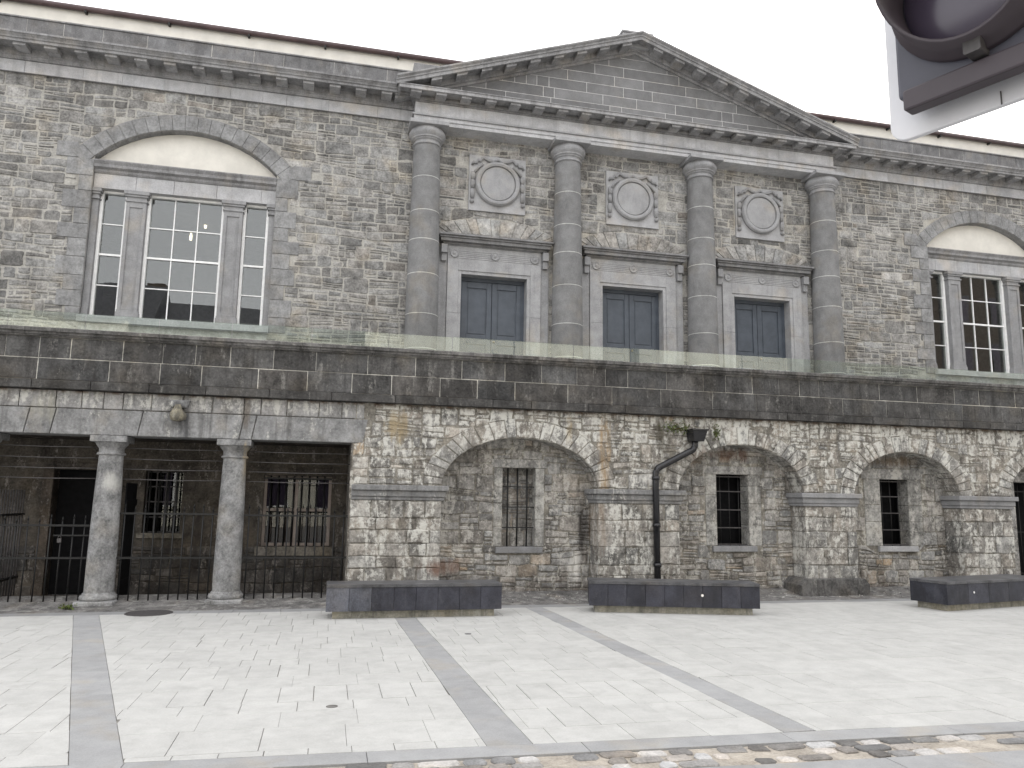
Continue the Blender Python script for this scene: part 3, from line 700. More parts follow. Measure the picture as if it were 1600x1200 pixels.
# ---- tripartite windows
def tri_window(c, label):
    e = empty('tripartite_window', (c, YU, ZB), ch); e['label'] = label
    P = lambda M, n, mt, **k: PE(M, n, mt, e, **k)
    P(MB().box(c-HW-.02, c+HW+.02, YU-.10, YU+.3, ZB-.12, ZB, gy(.33)), 'window_sill', m_dress, bevel=.006)
    # pilasters
    for (a, b, hf) in ((-1.545,-1.44,1), (-.985,-.655,0), (.655,.985,0), (1.44,1.545,1)):
        M = MB(); col = gy(.22,.04)
        M.box(c+a, c+b, YU+.07, YU+.3, ZB+.16, ZC-.2, col)
        if not hf:   # sunk panel frame
            for (p, q, z0, z1) in ((a+.0, a+.06, ZB+.16, ZC-.2), (b-.06, b, ZB+.16, ZC-.2), (a+.06, b-.06, ZC-.3, ZC-.2), (a+.06, b-.06, ZB+.16, ZB+.24)):
                M.box(c+p, c+q, YU+.05, YU+.0699, z0, z1, col)
        e0 = 0 if hf else .02
        M.box(c+a-e0, c+b+e0, YU+.04, YU+.3, ZB, ZB+.12, col); M.box(c+a-e0*.5, c+b+e0*.5, YU+.05, YU+.3, ZB+.12, ZB+.16, col)
        for (z0, z1, p) in ((ZC-.2, ZC-.17, .02), (ZC-.17, ZC-.11, .0), (ZC-.11, ZC-.07, .025), (ZC-.07, ZC-.0, .045)):
            M.box(c+a-(0 if hf and a < 0 else p), c+b+(0 if hf and a > 0 else p), YU+.05-p, YU+.3, z0, z1, col)
        P(M, 'pilaster', m_dress, bevel=.004)
    # entablature
    M = MB(); ashlar(M, c-HW, c+HW, ZC, ZC+.27, YU+.3, YU+.05, (.5,1.), .33, .06, gap=.002, bev=.003)
    P(M, 'architrave', m_dress)
    M = MB(); z = ZC+.27
    M.prism([(YU+.3,z),(YU+.04,z),(YU+.02,z+.03),(YU+.02,z+.07),(YU-.03,z+.1),(YU-.03,z+.15),(YU-.06,z+.2),(YU-.06,z+.22),(YU+.3,z+.27)][::-1], c-HW, 0, c+HW, 0, gy(.21))
    P(M, 'cornice', m_corn)
    P(MB().slab([(c-HW, ZE+.01)]+[(c+HW, ZE+.01)]+seg_pts(c, Rc), YU+.16, YU+.3), 'lunette', m_cream, label='cream rendered lunette')
    # sashes
    for (a, b, nx) in ((-1.44,-.985,1), (-.655,.655,3), (.985,1.44,1)):
        zm = (ZB+ZC)/2; M = MB(); fw = .05
        M.box(c+a, c+a+fw, YU+.16, YU+.26, ZB, ZC); M.box(c+b-fw, c+b, YU+.16, YU+.26, ZB, ZC)
        M.box(c+a+fw, c+b-fw, YU+.16, YU+.26, ZC-.04, ZC); M.box(c+a+fw, c+b-fw, YU+.16, YU+.26, ZB, ZB+.05)
        P(M, 'sash_frame', m_paint, bevel=.004)
        P(MB().box(c+a+fw, c+b-fw, YU+.19, YU+.245, zm-.018, zm+.018), 'meeting_rail', m_paint)
        for k in range(1, nx): x = c+a+fw+(b-a-2*fw)*k/nx; P(MB().box(x-.009, x+.009, YU+.20, YU+.24, ZB+.05, ZC-.04), 'glazing_bar', m_paint)
        for zz in ((ZB+.05+zm)/2, (ZC-.04+zm)/2): P(MB().box(c+a+fw, c+b-fw, YU+.203, YU+.238, zz-.009, zz+.009), 'glazing_bar', m_paint)
        P(MB().box(c+a+fw, c+b-fw, YU+.222, YU+.228, ZB+.05, ZC-.04), 'pane', m_glass)
    # the room behind
    M = MB(); x0, x1, y1, z0, z1 = c-2.6, c+2.6, YU+5, ZB-1, ZC+.35
    k = M.pts([(x0,YU+.31,z0),(x1,YU+.31,z0),(x1,y1,z0),(x0,y1,z0),(x0,YU+.31,z1),(x1,YU+.31,z1),(x1,y1,z1),(x0,y1,z1)])
    for q in ((0,1,2,3),(7,6,5,4),(1,5,6,2),(2,6,7,3),(3,7,4,0)): M.face([k+i for i in q], (1,1,1))
    P(M, 'room', m_room)
    return e
w1 = tri_window(WX[0], 'left tripartite sash window with ceiling lamps lit inside')
for (x, y, z) in ((-2.80, 4.6, 7.30), (-3.0, 4.2, 6.88)):
    PE(MB().lathe([(.01,z-.09),(.025,z-.08),(.028,z),(.015,z+.07)], x, y, 12), 'ceiling_lamp', m_lamp, w1)
w2 = tri_window(WX[1], 'right tripartite sash window with dark panes')

# ---- doors of the portico
def leaf(x0, x1, s):
    M = MB(); yb = YU+.2
    M.box(x0, x1, yb, yb+.05, 3.7, 5.87); w = x1-x0
    st = .10
    for (a, b, c, d) in ((x0, x0+st, 3.7, 5.8), (x1-st, x1, 3.7, 5.8), (x0+st, x1-st, 5.68, 5.8), (x0+st, x1-st, 4.56, 4.74), (x0+st, x1-st, 3.7, 3.9)):
        M.box(a+.001, b-.001, yb-.025, yb-.0005, c, d)
    for (c, d) in ((4.77, 5.65), (3.93, 4.53)): M.box(x0+st+.03, x1-st-.03, yb-.012, yb-.0005, c, d)
    return M
def door(c, label):
    e = empty('portico_door', (c, YU, 3.7), ch); e['label'] = label
    P = lambda M, n, mt, **k: PE(M, n, mt, e, **k)
    P(leaf(c-.6, c-.004, 0), 'door_leaf', m_door, bevel=.004); P(leaf(c+.004, c+.6, 1), 'door_leaf', m_door, bevel=.004)
    M = MB(); M.box(c-.66, c-.6, YU+.17, YU+.26, 3.7, 5.88); M.box(c+.6, c+.66, YU+.17, YU+.26, 3.7, 5.88); M.box(c-.6, c+.6, YU+.17, YU+.26, 5.81, 5.88); P(M, 'door_frame', m_door)
    M = MB(); M.lathe([(.0,-.02),(.02,-.018),(.026,0),(.02,.018),(0,.02)], 0, 0, 12)
    M.v = [(c+.05+v[0], YU+.15+v[1], 4.62+v[2]) for v in M.v]; P(M, 'door_knob', m_brass)
    return e
def surround(c):
    e = empty('door_surround', (c, YU, 3.7), ch)
    P = lambda M, n, mt, **k: PE(M, n, mt, e, **k)
    M = MB(); col = .285
    for (a, b, y) in ((.655,.72,YU-.05), (.72,.93,YU-.07)):
        for s in (-1, 1):
            p, q = sorted((c+s*a, c+s*b)); zt = 5.88+(a-.655)+(b-a)
            for (z0, z1) in ((3.7,4.35),(4.35,5.1),(5.1,zt)): M.box(p, q, y, YU+(.2 if a < .7 else 0), z0+.0015, z1, gy(col,.04))
        z0, z1 = (5.88, 5.945) if a < .7 else (5.945, 6.155)
        M.box(c-(.655 if a < .7 else .72), c+(.655 if a < .7 else .72), y, YU+(.2 if a < .7 else 0), z0, z1, gy(col,.03))
    P(M, 'architrave', m_dress, bevel=.005)
    for s in (-1, 1):
        M = MB(); p, q = sorted((c+s*.935, c+s*1.10)); M.box(p, q, YU-.04, YU, 3.7, 6.40, gy(.25,.04))
        p, q = sorted((c+s*.95, c+s*1.07)); M.box(p, q, YU-.16, YU-.042, 6.25, 6.42, gy(.22)); M.box(p+.01, q-.01, YU-.11, YU-.042, 6.1, 6.25, gy(.22))
        P(M, 'side_strip', m_dress, bevel=.005)
    M = MB(); M.box(c-.93, c+.93, YU-.055, YU, 6.158, 6.43, gy(.31))
    for k in range(5): M.box(c-.9, c+.9, YU-.065, YU-.0551, 6.185+k*.036, 6.185+k*.036+.02, gy(.29))
    M.box(c-.94, c+.94, YU-.085, YU-.0, 6.431, 6.47, gy(.24))
    P(M, 'frieze', m_dress, bevel=.003)
    for dx in (-.80, 0, .80):
        M = MB(); q = MB().lathe([(.085,0),(.085,.02),(.065,.028),(.06,.018),(.03,.018),(.022,.034),(0,.036)], 0, 0, 20)
        M.v = [(c+dx+v[0], YU-.062-v[2], 6.275+v[1]) for v in q.v]; M.f = q.f; M.c = [gy(.26)]*len(q.f); M.mi = q.mi; M.sm = q.sm
        P(M, 'rosette', m_dress)
    M = MB(); z = 6.40
    for (z0, z1, p) in ((6.44,6.475,.12), (6.475,6.54,.2), (6.54,6.575,.23), (6.575,6.615,.27)): M.box(c-.94-p*.75, c+.94+p*.75, YU-p, YU, z0, z1, gy(.19,.05))
    P(M, 'hood', m_corn, bevel=.007)
    return e
for c, lb in zip(DX, ('left slate blue double door under a projecting hood', 'middle slate blue double door with its lower panels behind glass', 'right slate blue double door beside the fourth column')):
    door(c, lb); surround(c)

# ---- carved plaques
def plaque(c, lb):
    e = empty('carved_plaque', (c, YU, 7.76), ch); e['label'] = lb
    z = 7.765; y = YU-.045
    P = lambda M, n, mt, **k: PE(M, n, mt, e, **k)
    P(MB().box(c-.575, c+.575, y, YU+.02, 7.19, 8.34, gy(.32)), 'plaque_slab', m_carve, bevel=.006)
    q = MB().lathe([(.445,0),(.455,.05),(.43,.085),(.40,.09),(.365,.075),(.36,.03),(.35,.03),(.345,.05),(.335,.055),(.0,.055)], 0, 0, 56, gy(.27))
    q.v = [(c+v[0], y-v[2], z+v[1]) for v in q.v]; q.sm = [False]*len(q.f); P(q, 'round_moulding', m_carve)
    M = MB(); col = gy(.22)
    for s in (-1, 1):       # ribbon falling in folds, then the pendant husks
        pts = [(0,.50),(.10,.455),(.2,.47),(.29,.52),(.33,.50),(.36,.44),(.41,.46),(.43,.40),(.50,.41),(.52,.35)]
        M.tube([(c+s*p[0], y-.03, z+p[1]) for p in pts], .027, 6, col)
        M.tube([(c+s*p[0], y-.03, z+p[1]+.02) for p in pts[1:7]], .014, 6, col)
        M.tube([(c+s*.30, y-.03, z+.38), (c+s*.40, y-.035, z+.30), (c+s*.475, y-.03, z+.20)], .024, 6, col)
    P(M, 'ribbon', m_carve)
    for s in (-1, 1):
        M = MB()
        for k, (zz, r, L) in enumerate(((.16,.03,.2),(.0,.036,.22),(-.19,.04,.26))):
            for o in (-1, 0, 1):
                M.tube([(c+s*(.50+k*.004)+o*.012, y-.02, z+zz+.05), (c+s*(.50+k*.004)+o*.026, y-.035, z+zz-.02), (c+s*(.50+k*.004)+o*.016, y-.02, z+zz-L*.55)], .021, 6, gy(.25,.05))
        q = MB().lathe([(0,-.04),(.035,-.03),(.045,0),(.035,.03),(0,.04)], c+s*.515, y-.03, 10, col)
        q.v = [(v[0], v[1], v[2]+z-.40) for v in q.v]; k0 = M.pts(q.v)
        for f in q.f: M.face([k0+i for i in f], col, True)
        P(M, 'husk_festoon', m_carve)
for c, lb in zip((3.0, 5.865, 8.80), ('carved plaque above the left door', 'carved plaque above the middle door', 'carved plaque above the right door')): plaque(c, lb)

# ---- portico columns
def pcol(x):
    e = empty('portico_column', (x, 1.8, 3.7), ch)
    zs = [3.72, 4.3, 4.95, 5.72, 6.38, 6.95, 7.62, 8.27]
    M = MB()
    def rad(z): t = (z-3.7)/4.6; return .31 - .055*t**1.6
    for a, b in zip(zs, zs[1:]):
        n = 4; pr = [(rad(a+(b-a)*k/n), a+(b-a)*k/n-3.7) for k in range(n+1)]
        M.lathe(pr, 0, 0, 40, gy(.2,.07))
        if a > 3.8 and R.random() < .85: M.lathe([(rad(a)-.003,a-3.709),(rad(a)+.0012,a-3.708),(rad(a)+.0012,a-3.693),(rad(a)-.003,a-3.692)], 0, 0, 40, (.46,.46,.44))
    M.build('shaft', m_col, e)
    M = MB(); M.lathe([(.252,4.57),(.275,4.575),(.285,4.59),(.275,4.605),(.252,4.61),(.25,4.66),(.275,4.67),(.285,4.68),(.275,4.69),(.30,4.70),(.31,4.715),(.30,4.73),(.335,4.76),(.355,4.80),(.352,4.84),(.325,4.885),(.31,4.915)], 0, 0, 40, gy(.235))
    M.box(-.37,.37,-.37,.2,4.915,4.989, gy(.27)); M.build('capital', m_dress, e, bevel=.006)
    MB().box(-.38,.38,-.38,.2,0,.14, gy(.2)).build('plinth', m_col, e)
    return e
p0 = pcol(1.56); labs = ['first portico column from the left', 'second portico column from the left, between the left and middle doors', 'third portico column from the left, between the middle and right doors', 'fourth portico column at the right end']
p0['label'] = labs[0]
for x, l in zip((4.41, 7.315, 10.235), labs[1:]): copy_tree(p0, x-1.56, ch)['label'] = l

# ---- portico entablature and pediment
XP = 5.86; HWP = 4.57; YF = 1.62
e = empty('pediment', (XP, YF, 8.7), ch)
P = lambda M, n, mt, **k: PE(M, n, mt, e, **k)
M = MB()
x = XP-HWP; cuts = [x]
while x < XP+HWP-.6: x += R.uniform(.7,1.3); cuts.append(x)
cuts[-1] = XP+HWP
for (z0, z1, p, cc) in ((8.69,8.765,.0,.37), (8.765,8.842,.02,.38), (8.842,8.875,.055,.29)):
    for i, (a, b) in enumerate(zip(cuts, cuts[1:])):
        M.box(a-(p if i == 0 else 0)+.0012, b+(p if i == len(cuts)-2 else 0)-.0012, YF-p, YU, z0, z1, gy(cc,.05))
P(M, 'architrave', m_dress, bevel=.004)
M = MB()
for a, b in zip(cuts, cuts[1:]): 
    mid = (a+b)/2
    M.box(a+.0012, mid-.0012, YF, YU, 8.875, 9.12, gy(.40,.07)); M.box(mid+.0012, b-.0012, YF, YU, 8.875, 9.12, gy(.40,.07))
P(M, 'frieze', m_dress)
M = MB()
for (z0, z1, p, cc) in ((9.12,9.15,.03,.2), (9.15,9.199,.06,.2), (9.245,9.262,.34,.28), (9.262,9.278,.355,.28)):
    M.box(XP-HWP-p, XP+HWP+p, YF-p, YU+.2, z0, z1, gy(cc,.04))
M.box(XP-HWP-.34, XP+HWP+.34, YF-.34, YF-.30, 9.195, 9.2449, gy(.28)); M.box(XP-HWP-.34, XP-HWP-.30, YF-.2999, YU, 9.195, 9.2449, gy(.28)); M.box(XP+HWP+.30, XP+HWP+.34, YF-.2999, YU, 9.195, 9.2449, gy(.28)); M.box(XP-HWP-.03,XP+HWP+.03,YF-.03,YU,9.199,9.245,gy(.2))
P(M, 'horizontal_cornice', m_corn, bevel=.004)
x = XP-HWP+.12-.0
n = 20
for k in range(n):
    x = XP-HWP-.02+(2*HWP+.04)*k/(n-1)
    P(MB().box(x-.10, x+.10, YF-.299, YF-.061, 9.155, 9.2445, gy(.27,.05)), 'modillion', m_corn, bevel=.004)
# tympanum
AP = (XP-.04, 11.05); LX, RX = XP-HWP-.39, XP+HWP+.39
sl = (AP[1]-9.36)/(AP[0]-LX); sr = (AP[1]-9.36)/(RX-AP[0])
def zt(x): return 9.36+(x-LX)*sl if x < AP[0] else 9.36+(RX-x)*sr
M = MB(); M.cur = 1; M.slab([(LX+.3,9.27),(RX-.3,9.27),(AP[0],AP[1]-.12)], YF+.06, YU, (.62,.61,.60)); M.cur = 0
z = 9.30; rowi = 0
for h in (.12,.2,.22,.22,.22,.22,.22,.2):
    x = LX + R.uniform(-.9, 0)
    while x < RX:
        w = R.choice([R.uniform(.22,.3), R.uniform(.6,1.15), R.uniform(.6,1.15), R.uniform(.8,1.3)])
        pl = [(x, z), (x+w, z), (x+w, z+h), (x, z+h)]
        # clip by the two slopes
        for (px, pz, s) in ((LX, 9.36-.20, sl), (RX, 9.36-.20, -sr)):
            o = []
            for i in range(len(pl)):
                a, b = pl[i], pl[(i+1) % len(pl)]
                fa = pz+(a[0]-px)*s-a[1]; fb = pz+(b[0]-px)*s-b[1]
                if fa >= 0: o.append(a)
                if (fa >= 0) != (fb >= 0): t = fa/(fa-fb); o.append((a[0]+(b[0]-a[0])*t, a[1]+(b[1]-a[1])*t))
            pl = o
            if len(pl) < 3: break
        if len(pl) >= 3: M.block(pl, YF+.062, YF+.0565, gy(.19,.14,.0), gap=.006, bev=.0005)
        x += w
    z += h
P(M, 'tympanum', [m_ped, m_ped_joint])
# raking cornices
for s in (-1, 1):
    xe = LX if s < 0 else RX
    M = MB()
    base = [(YU+.6,-.24),(YF+.02,-.24),(YF+.02,-.19),(YF-.04,-.19),(YF-.04,-.085),(YF-.30,-.085),(YF-.30,-.13),(YF-.34,-.13),(YF-.34,-.065),(YF-.36,-.06),(YF-.36,-.03),(YF-.40,.0),(YF-.40,.03),(YU+.6,.06)]
    nseg = 6
    for k in range(nseg):
        t0, t1 = k/nseg, (k+1)/nseg
        xa, xb = xe+(AP[0]-xe)*t0, xe+(AP[0]-xe)*t1; za, zb = 9.36+(AP[1]-9.36)*t0, 9.36+(AP[1]-9.36)*t1
        xb2 = xb+(.003 if s > 0 else -.003) if k < nseg-1 else xb
        pr = base if s < 0 else base[::-1]
        M.prism([(y, max(z_, -10)) for y, z_ in pr][::-1], xa, za+.02, xb2, zb+.02, gy(.235,.06))
    P(M, 'raking_cornice', m_corn)
    for k in range(1, 10):
        x = XP+s*(HWP-.02-(2*HWP+.04)*k/(n-1)+.02)+s*.12
        if s*(x-AP[0]) < .12: continue
        zz = zt(x)+.02; sx = sl if s < 0 else -sr
        M = MB(); M.prism([(YF-.299,-.18),(YF-.045,-.18),(YF-.045,-.086),(YF-.299,-.086)], x-.10, zz-sx*.10, x+.10, zz+sx*.10, gy(.25,.05))
        P(M, 'modillion', m_corn)
P(MB().box(5.50, 6.12, 1.5, 2.1, 10.9, 11.20, gy(.3)).box(5.46, 6.16, 1.46, 2.14, 11.2, 11.235, gy(.32)), 'apex_block', m_carve, bevel=.01)
M = MB()
M.prism([(YU+.6,0),(5,0),(5,.05),(YU+.6,.05)], LX, 9.36, AP[0], AP[1], (1,1,1)); M.prism([(YU+.6,0),(5,0),(5,.05),(YU+.6,.05)], AP[0], AP[1], RX, 9.36, (1,1,1))
P(M, 'roof', m_soff)

# ---- wing entablatures
def wing(x0, x1, label):
    e = empty('wing_cornice', ((x0+x1)/2, 1.9, 8.86), ch); e['label'] = label
    P = lambda M, n, mt, **k: PE(M, n, mt, e, **k)
    M = MB(); M.cur = 1; M.box(x0, x1, 1.945, 2.02, 8.865, 9.075, (.2,.2,.2)); M.cur = 0
    ashlar(M, x0, x1, 8.86, 9.08, 1.96, 1.93, (.35,1.), .37, .09, gap=.002, bev=.003)
    P(M, 'architrave', [m_dress, m_mort_up])
    M = MB(); x = x0
    while x < x1-.01:
        b = min(x+R.uniform(.9,1.5), x1)
        M.prism([(2.2,9.08),(1.9,9.08),(1.885,9.10),(1.87,9.13),(1.855,9.135),(1.855,9.262),(1.58,9.262),(1.58,9.218),(1.54,9.218),(1.54,9.265),(1.52,9.27),(1.51,9.295),(1.475,9.33),(1.46,9.335),(1.46,9.37),(2.2,9.40)][::-1], x+.001, 0, b-.001, 0, gy(.23,.08)); x = b
    P(M, 'cornice_moulding', m_corn)
    k = 0
    xm = x0+.1 if x0 > 5 else x1-.55
    while x0 <= xm <= x1:
        P(MB().box(xm-.1, xm+.1, 1.581, 1.8545, 9.175, 9.2615, gy(.27,.05)), 'modillion', m_corn, bevel=.004); xm += .481 if x0 > 5 else -.481
    M = MB(); M.cur = 1; M.box(x0, x1, 1.756, 2.2, 9.4, 9.77, (.42,.41,.4)); M.cur = 0
    ashlar(M, x0, x1, 9.40, 9.773, 2.2, 1.75, (.45,1.1), .15, .13, gap=.005, bev=.001)
    M.box(x0, x1, 1.73, 2.22, 9.775, 9.80, gy(.2))
    P(M, 'blocking_course', [m_corn, m_mort_para])
wing(-8, XP-HWP-.0, 'cornice and blocking course left of the portico')
wing(XP+HWP+.0, 24, 'cornice and blocking course right of the portico')
MB().box(1.27, 2.6, 2.0, 2.5, 9.8, 10.15, gy(.19)).build('pediment_kneeler', m_corn, ch, bevel=.01)
MB().box(9.2, 10.62, 2.0, 2.5, 9.8, 10.12, gy(.19)).build('pediment_kneeler', m_corn, ch, bevel=.01)

# ---- attic wall behind the parapet, gutter and roof
e = empty('attic', (5, 3, 9.5), ch)
PE(MB().box(-10, 26, 3.0, 3.2, 9.4, 10.84), 'attic_wall', m_cream, e)
M = MB(); M.tube([(-10,2.93,10.83),(26,2.93,10.83)], .055, 10); PE(M, 'gutter', m_gutter, e)
for k in range(24): PE(MB().box(-9.5+1.5*k,-9.46+1.5*k,2.90,3.0,10.745,10.79), 'gutter_bracket', m_iron, e)
M = MB(); k = M.pts([(-10,2.95,10.84),(26,2.95,10.84),(26,7.3,11.55),(-10,7.3,11.55)]); M.face([k,k+1,k+2,k+3],(1,1,1)); PE(M, 'roof', m_slate, e)
PE(MB().box(-8,24,2.2,3.0,9.3,9.36), 'roof_gutter_floor', m_soff, e)
PE(MB().box(-10,26,7.2,14,-.1,11.5), 'sun_blocking_core', m_cream, e)  # unseen core box added so no sun passes behind the facade
PE(MB().box(24,26,2.05,7.2,-.1,11.0), 'sun_blocking_end', m_cream, e); PE(MB().box(-10,-8,2.05,7.2,-.1,11.0), 'sun_blocking_end', m_cream, e)  # unseen end boxes added to keep sun off the plaza

# ================================================================== weeds
def weed(name, x, y, z, w, h, n, label, cat='weed', hang=0):
    M = MB()
    for k in range(n):
        px = x+R.gauss(0, w*.4); pz = z+R.gauss(0, h*.35); py = y-R.uniform(0, .09); s = R.uniform(.012, .03)
        a = Vector((R.uniform(-1,1), R.uniform(-1,.2), R.uniform(-1,1))).normalized(); b = a.cross(Vector((R.uniform(-1,1),R.uniform(-1,1),1))).normalized()
        p = Vector((px, py, pz)); g = R.uniform(.5, 1.5)
        i = M.pts([p-a*s, p+b*s*.5, p+a*s, p-b*s*.5]); M.face([i,i+1,i+2,i+3], (g*1.1, g, g*.6))
    o = tag(empty(name, (x, y, z)), label, cat)
    PE(M, 'foliage', m_leaf, o)
    M = MB()
    for k in range(9): M.tube([(x+R.uniform(-.4,.4)*w, y+.03, z-h*.3), (x+R.gauss(0,w*.35), y-.04, z+R.gauss(0,h*.3))], .004, 5)
    PE(M, 'stems', m_stem, o)
weed('weed', 5.80, -.03, 2.85, .3, .13, 230, 'straggling yellow-green weed on the wall left of the drainpipe hopper')
weed('weed', 6.55, -.03, 2.80, .07, .2, 90, 'narrow upright weed on the wall right of the drainpipe hopper')
weed('grass_tuft', -3.38, -.22, .04, .13, .05, 110, 'small grass tuft beside the plinth of the whitewashed column', 'grass')

# ================================================================== benches
def bench(ax, ay, bx, by, depth, label, npan, light=0, disc=None):
    A = Vector((ax, ay)); B = Vector((bx, by)); d = (B-A).normalized(); L = (B-A).length; ang = math.atan2(d.y, d.x)
    e = tag(empty('stone_bench', (ax, ay, 0)), label, 'bench', 'dark stone benches along the wall')
    e.rotation_euler = (0, 0, ang)
    M = MB()
    M.box(.0, L, .0, depth, .405, .445, gy(.085,.1)); M.build('seat_slab', m_bench, e, bevel=.004)
    w = L/npan
    for k in range(npan):
        M = MB(); c = (.036,.037,.045) if k >= light else (.105,.11,.125); v = R.uniform(.8,1.3); c = tuple(q*v for q in c)
        M.box(k*w+.002, (k+1)*w-.002, .012, .04, .10, .404, c); M.build('front_panel', m_bench, e, bevel=.002)
    M = MB(); M.box(.012,.04,.042,depth-.02,.10,.404,(.035,.036,.043)); M.box(L-.04,L-.012,.042,depth-.02,.10,.404,(.035,.036,.043)); M.box(.012,L-.012,depth-.018,depth+.0,.10,.404,(.035,.036,.043)); M.build('end_panels', m_bench, e)
    MB().box(.09, L-.09, .09, depth-.06, -.03, .16, (.26,.25,.22)).build('plinth', m_benchbase, e)
    if disc:
        q = MB().lathe([(.015,0),(.019,.003),(.015,.006),(.010,.003),(0.001,.003)], 0, 0, 20); q.v = [(disc+v[0], .012-v[2], .27+v[1]) for v in q.v]; q.build('steel_stud', m_joint, e)
    return e
bench(.06, -1.62, 2.42, -1.62, .5, 'dark stone bench before the first pier, two paler panels at its left end', 8, light=2)
bench(3.75, -1.43, 6.10, -2.08, .5, 'dark stone bench in front of the drainpipe, angled towards the street', 9, disc=1.62)
bench(9.28, -2.08, 11.68, -1.60, .66, 'wet streaked dark stone bench cut by the right edge of the photo', 5, disc=.62)

# ================================================================== ground
S_ = lambda o, n='structure': tag(o, kind=n)
def KY(x): return -7.0-.04*x      # street edge line
M = MB(); k = M.pts([(-300,-300,-.03),(300,-300,-.03),(300,300,-.03),(-300,300,-.03)]); M.face([k,k+1,k+2,k+3], (.22,.22,.22)); S_(M.build('ground', m_band))
def clip(pl, p, q):
    o = []
    for i in range(len(pl)):
        a, b = pl[i], pl[(i+1) % len(pl)]
        f = lambda r: (q[0]-p[0])*(r[1]-p[1])-(q[1]-p[1])*(r[0]-p[0])
        fa, fb = f(a), f(b)
        if fa >= 0: o.append(a)
        if (fa >= 0) != (fb >= 0): t = fa/(fa-fb); o.append((a[0]+(b[0]-a[0])*t, a[1]+(b[1]-a[1])*t))
    return o
YFAR = lambda x: -.80
bands = [((-3.15,-.8),(-2.84,-.8),(-1.10,-6.97),(-1.40,-6.97)), ((.95,-.8),(1.22,-.8),(1.41,-7.05),(1.10,-7.05)), ((2.97,-.8),(3.23,-.8),(3.475,-7.12),(3.23,-7.12))]
M = MB(); M.cur = 1; k = M.pts([(-12,-.80,-.012),(-12,KY(-12),-.012),(26,KY(26),-.012),(26,-.80,-.012)]); M.face([k,k+1,k+2,k+3], (.36,.34,.31)); M.cur = 0
fields = []
L0 = ((-12,-.8),(-12,-7)); R0_ = ((26,-.8),(26,-8.1))
edges = [L0]+[x for b in bands for x in ((b[0],b[3]),(b[1],b[2]))]+[R0_]
for i in range(0, len(edges), 2): fields.append((edges[i], edges[i+1]))
pal = (.435,.47)
for (l, r) in fields:
    y = -.8; row = 0
    while y > -8.3:
        h = R.choice([.27,.27,.40,.5,.5]); xa = min(l[0][0], l[1][0])-R.uniform(0,.3); xb = max(r[0][0], r[1][0])
        x = xa; w0 = R.choice([.27,.27,.42,.55])
        while x < xb:
            w = w0
            pl = [(x, y-h), (x+w, y-h), (x+w, y), (x, y)]
            pl = clip(pl, l[1], l[0]) if False else pl
            for (p, q) in ((l[0], l[1]), (r[1], r[0]), ((-12, KY(-12)), (26, KY(26)))):
                pl = clip(pl, p, q)
                if len(pl) < 3: break
            if len(pl) >= 3 and ccw(pl)[1] > .004:
                v = R.uniform(*pal); M.block(pl, .01, R.uniform(-.0012,.0012), (v*.99, v*.98, v*.94), gap=R.choice([.0008,.0016,.003]), bev=.0015, mp=floor_)
            x += w
        y -= h
S_(M.build('paving', [m_slab, m_joint]))
M = MB()
for b in bands:
    a0, b0, b1, a1 = [Vector(q) for q in b]; n = 7
    for k in range(n):
        t0, t1 = k/n, (k+1)/n
        pl = [tuple(a1.lerp(a0, t0)), tuple(b1.lerp(b0, t0)), tuple(b1.lerp(b0, t1)), tuple(a1.lerp(a0, t1))]
        M.block(pl, .01, .001, gy(.31,.05), gap=.002, bev=.002, mp=floor_)
S_(M.build('dark_paving_bands', m_band))
M = MB(); x = -12
while x < 26:
    w = R.uniform(1.1,1.5); M.block([(x,KY(x)-.21),(x+w,KY(x+w)-.21),(x+w,KY(x+w)-.003),(x,KY(x)-.003)], .03, -.001, gy(.31,.05), gap=.002, bev=.003, mp=floor_); x += w
S_(M.build('kerb', m_band))
M = MB(); M.cur = 1; k = M.pts([(-12,KY(-12)-.215,-.014),(-12,KY(-12)-.62,-.014),(26,KY(26)-.62,-.014),(26,KY(26)-.215,-.014)]); M.face([k,k+1,k+2,k+3], (.34,.305,.26)); M.cur = 0
for rw in range(3):
    x = -12
    while x < 26:
        w = R.uniform(.12,.28)
        if R.random() < .74:
            ya = KY(x)-.222-rw*.118; a, b, c, d = x+.01, x+w-.01, ya-.108, ya
            j = lambda s=.014: R.uniform(-s, s)
            pl = [(a+.02+j(),c+j()),(b-.02+j(),c+j()),(b+j(.006),c+.03+j()),(b+j(.006),d-.03+j()),(b-.02+j(),d+j(.005)),(a+.02+j(),d+j(.005)),(a+j(.006),d-.03+j()),(a+j(.006),c+.03+j())]
            v = R.choice([.2,.26,.33,.4,.4,.13]); wm = R.uniform(0,.1); M.block(pl, .02, R.uniform(-.004,.006), (v*(1+wm),v,v*(1-wm)), gap=.003, bev=.008, mp=floor_, jit=.002)
        x += w
S_(M.build('cobbled_gutter', [m_cob, m_cobmort]))
M = MB()
for rw in range(14):
    x = -12+R.uniform(-.5,0)
    while x < 26:
        w = R.uniform(.5,.95); ya = KY(x)-.59-rw*.42
        M.block([(x,ya-.42-.04*w),(x+w,ya-.42-.04*w),(x+w,ya-.04*w),(x,ya)], .02, R.uniform(-.001,.001), gy(.29,.07), gap=.0025, bev=.002, mp=floor_); x += w
S_(M.build('street_paving', m_band))
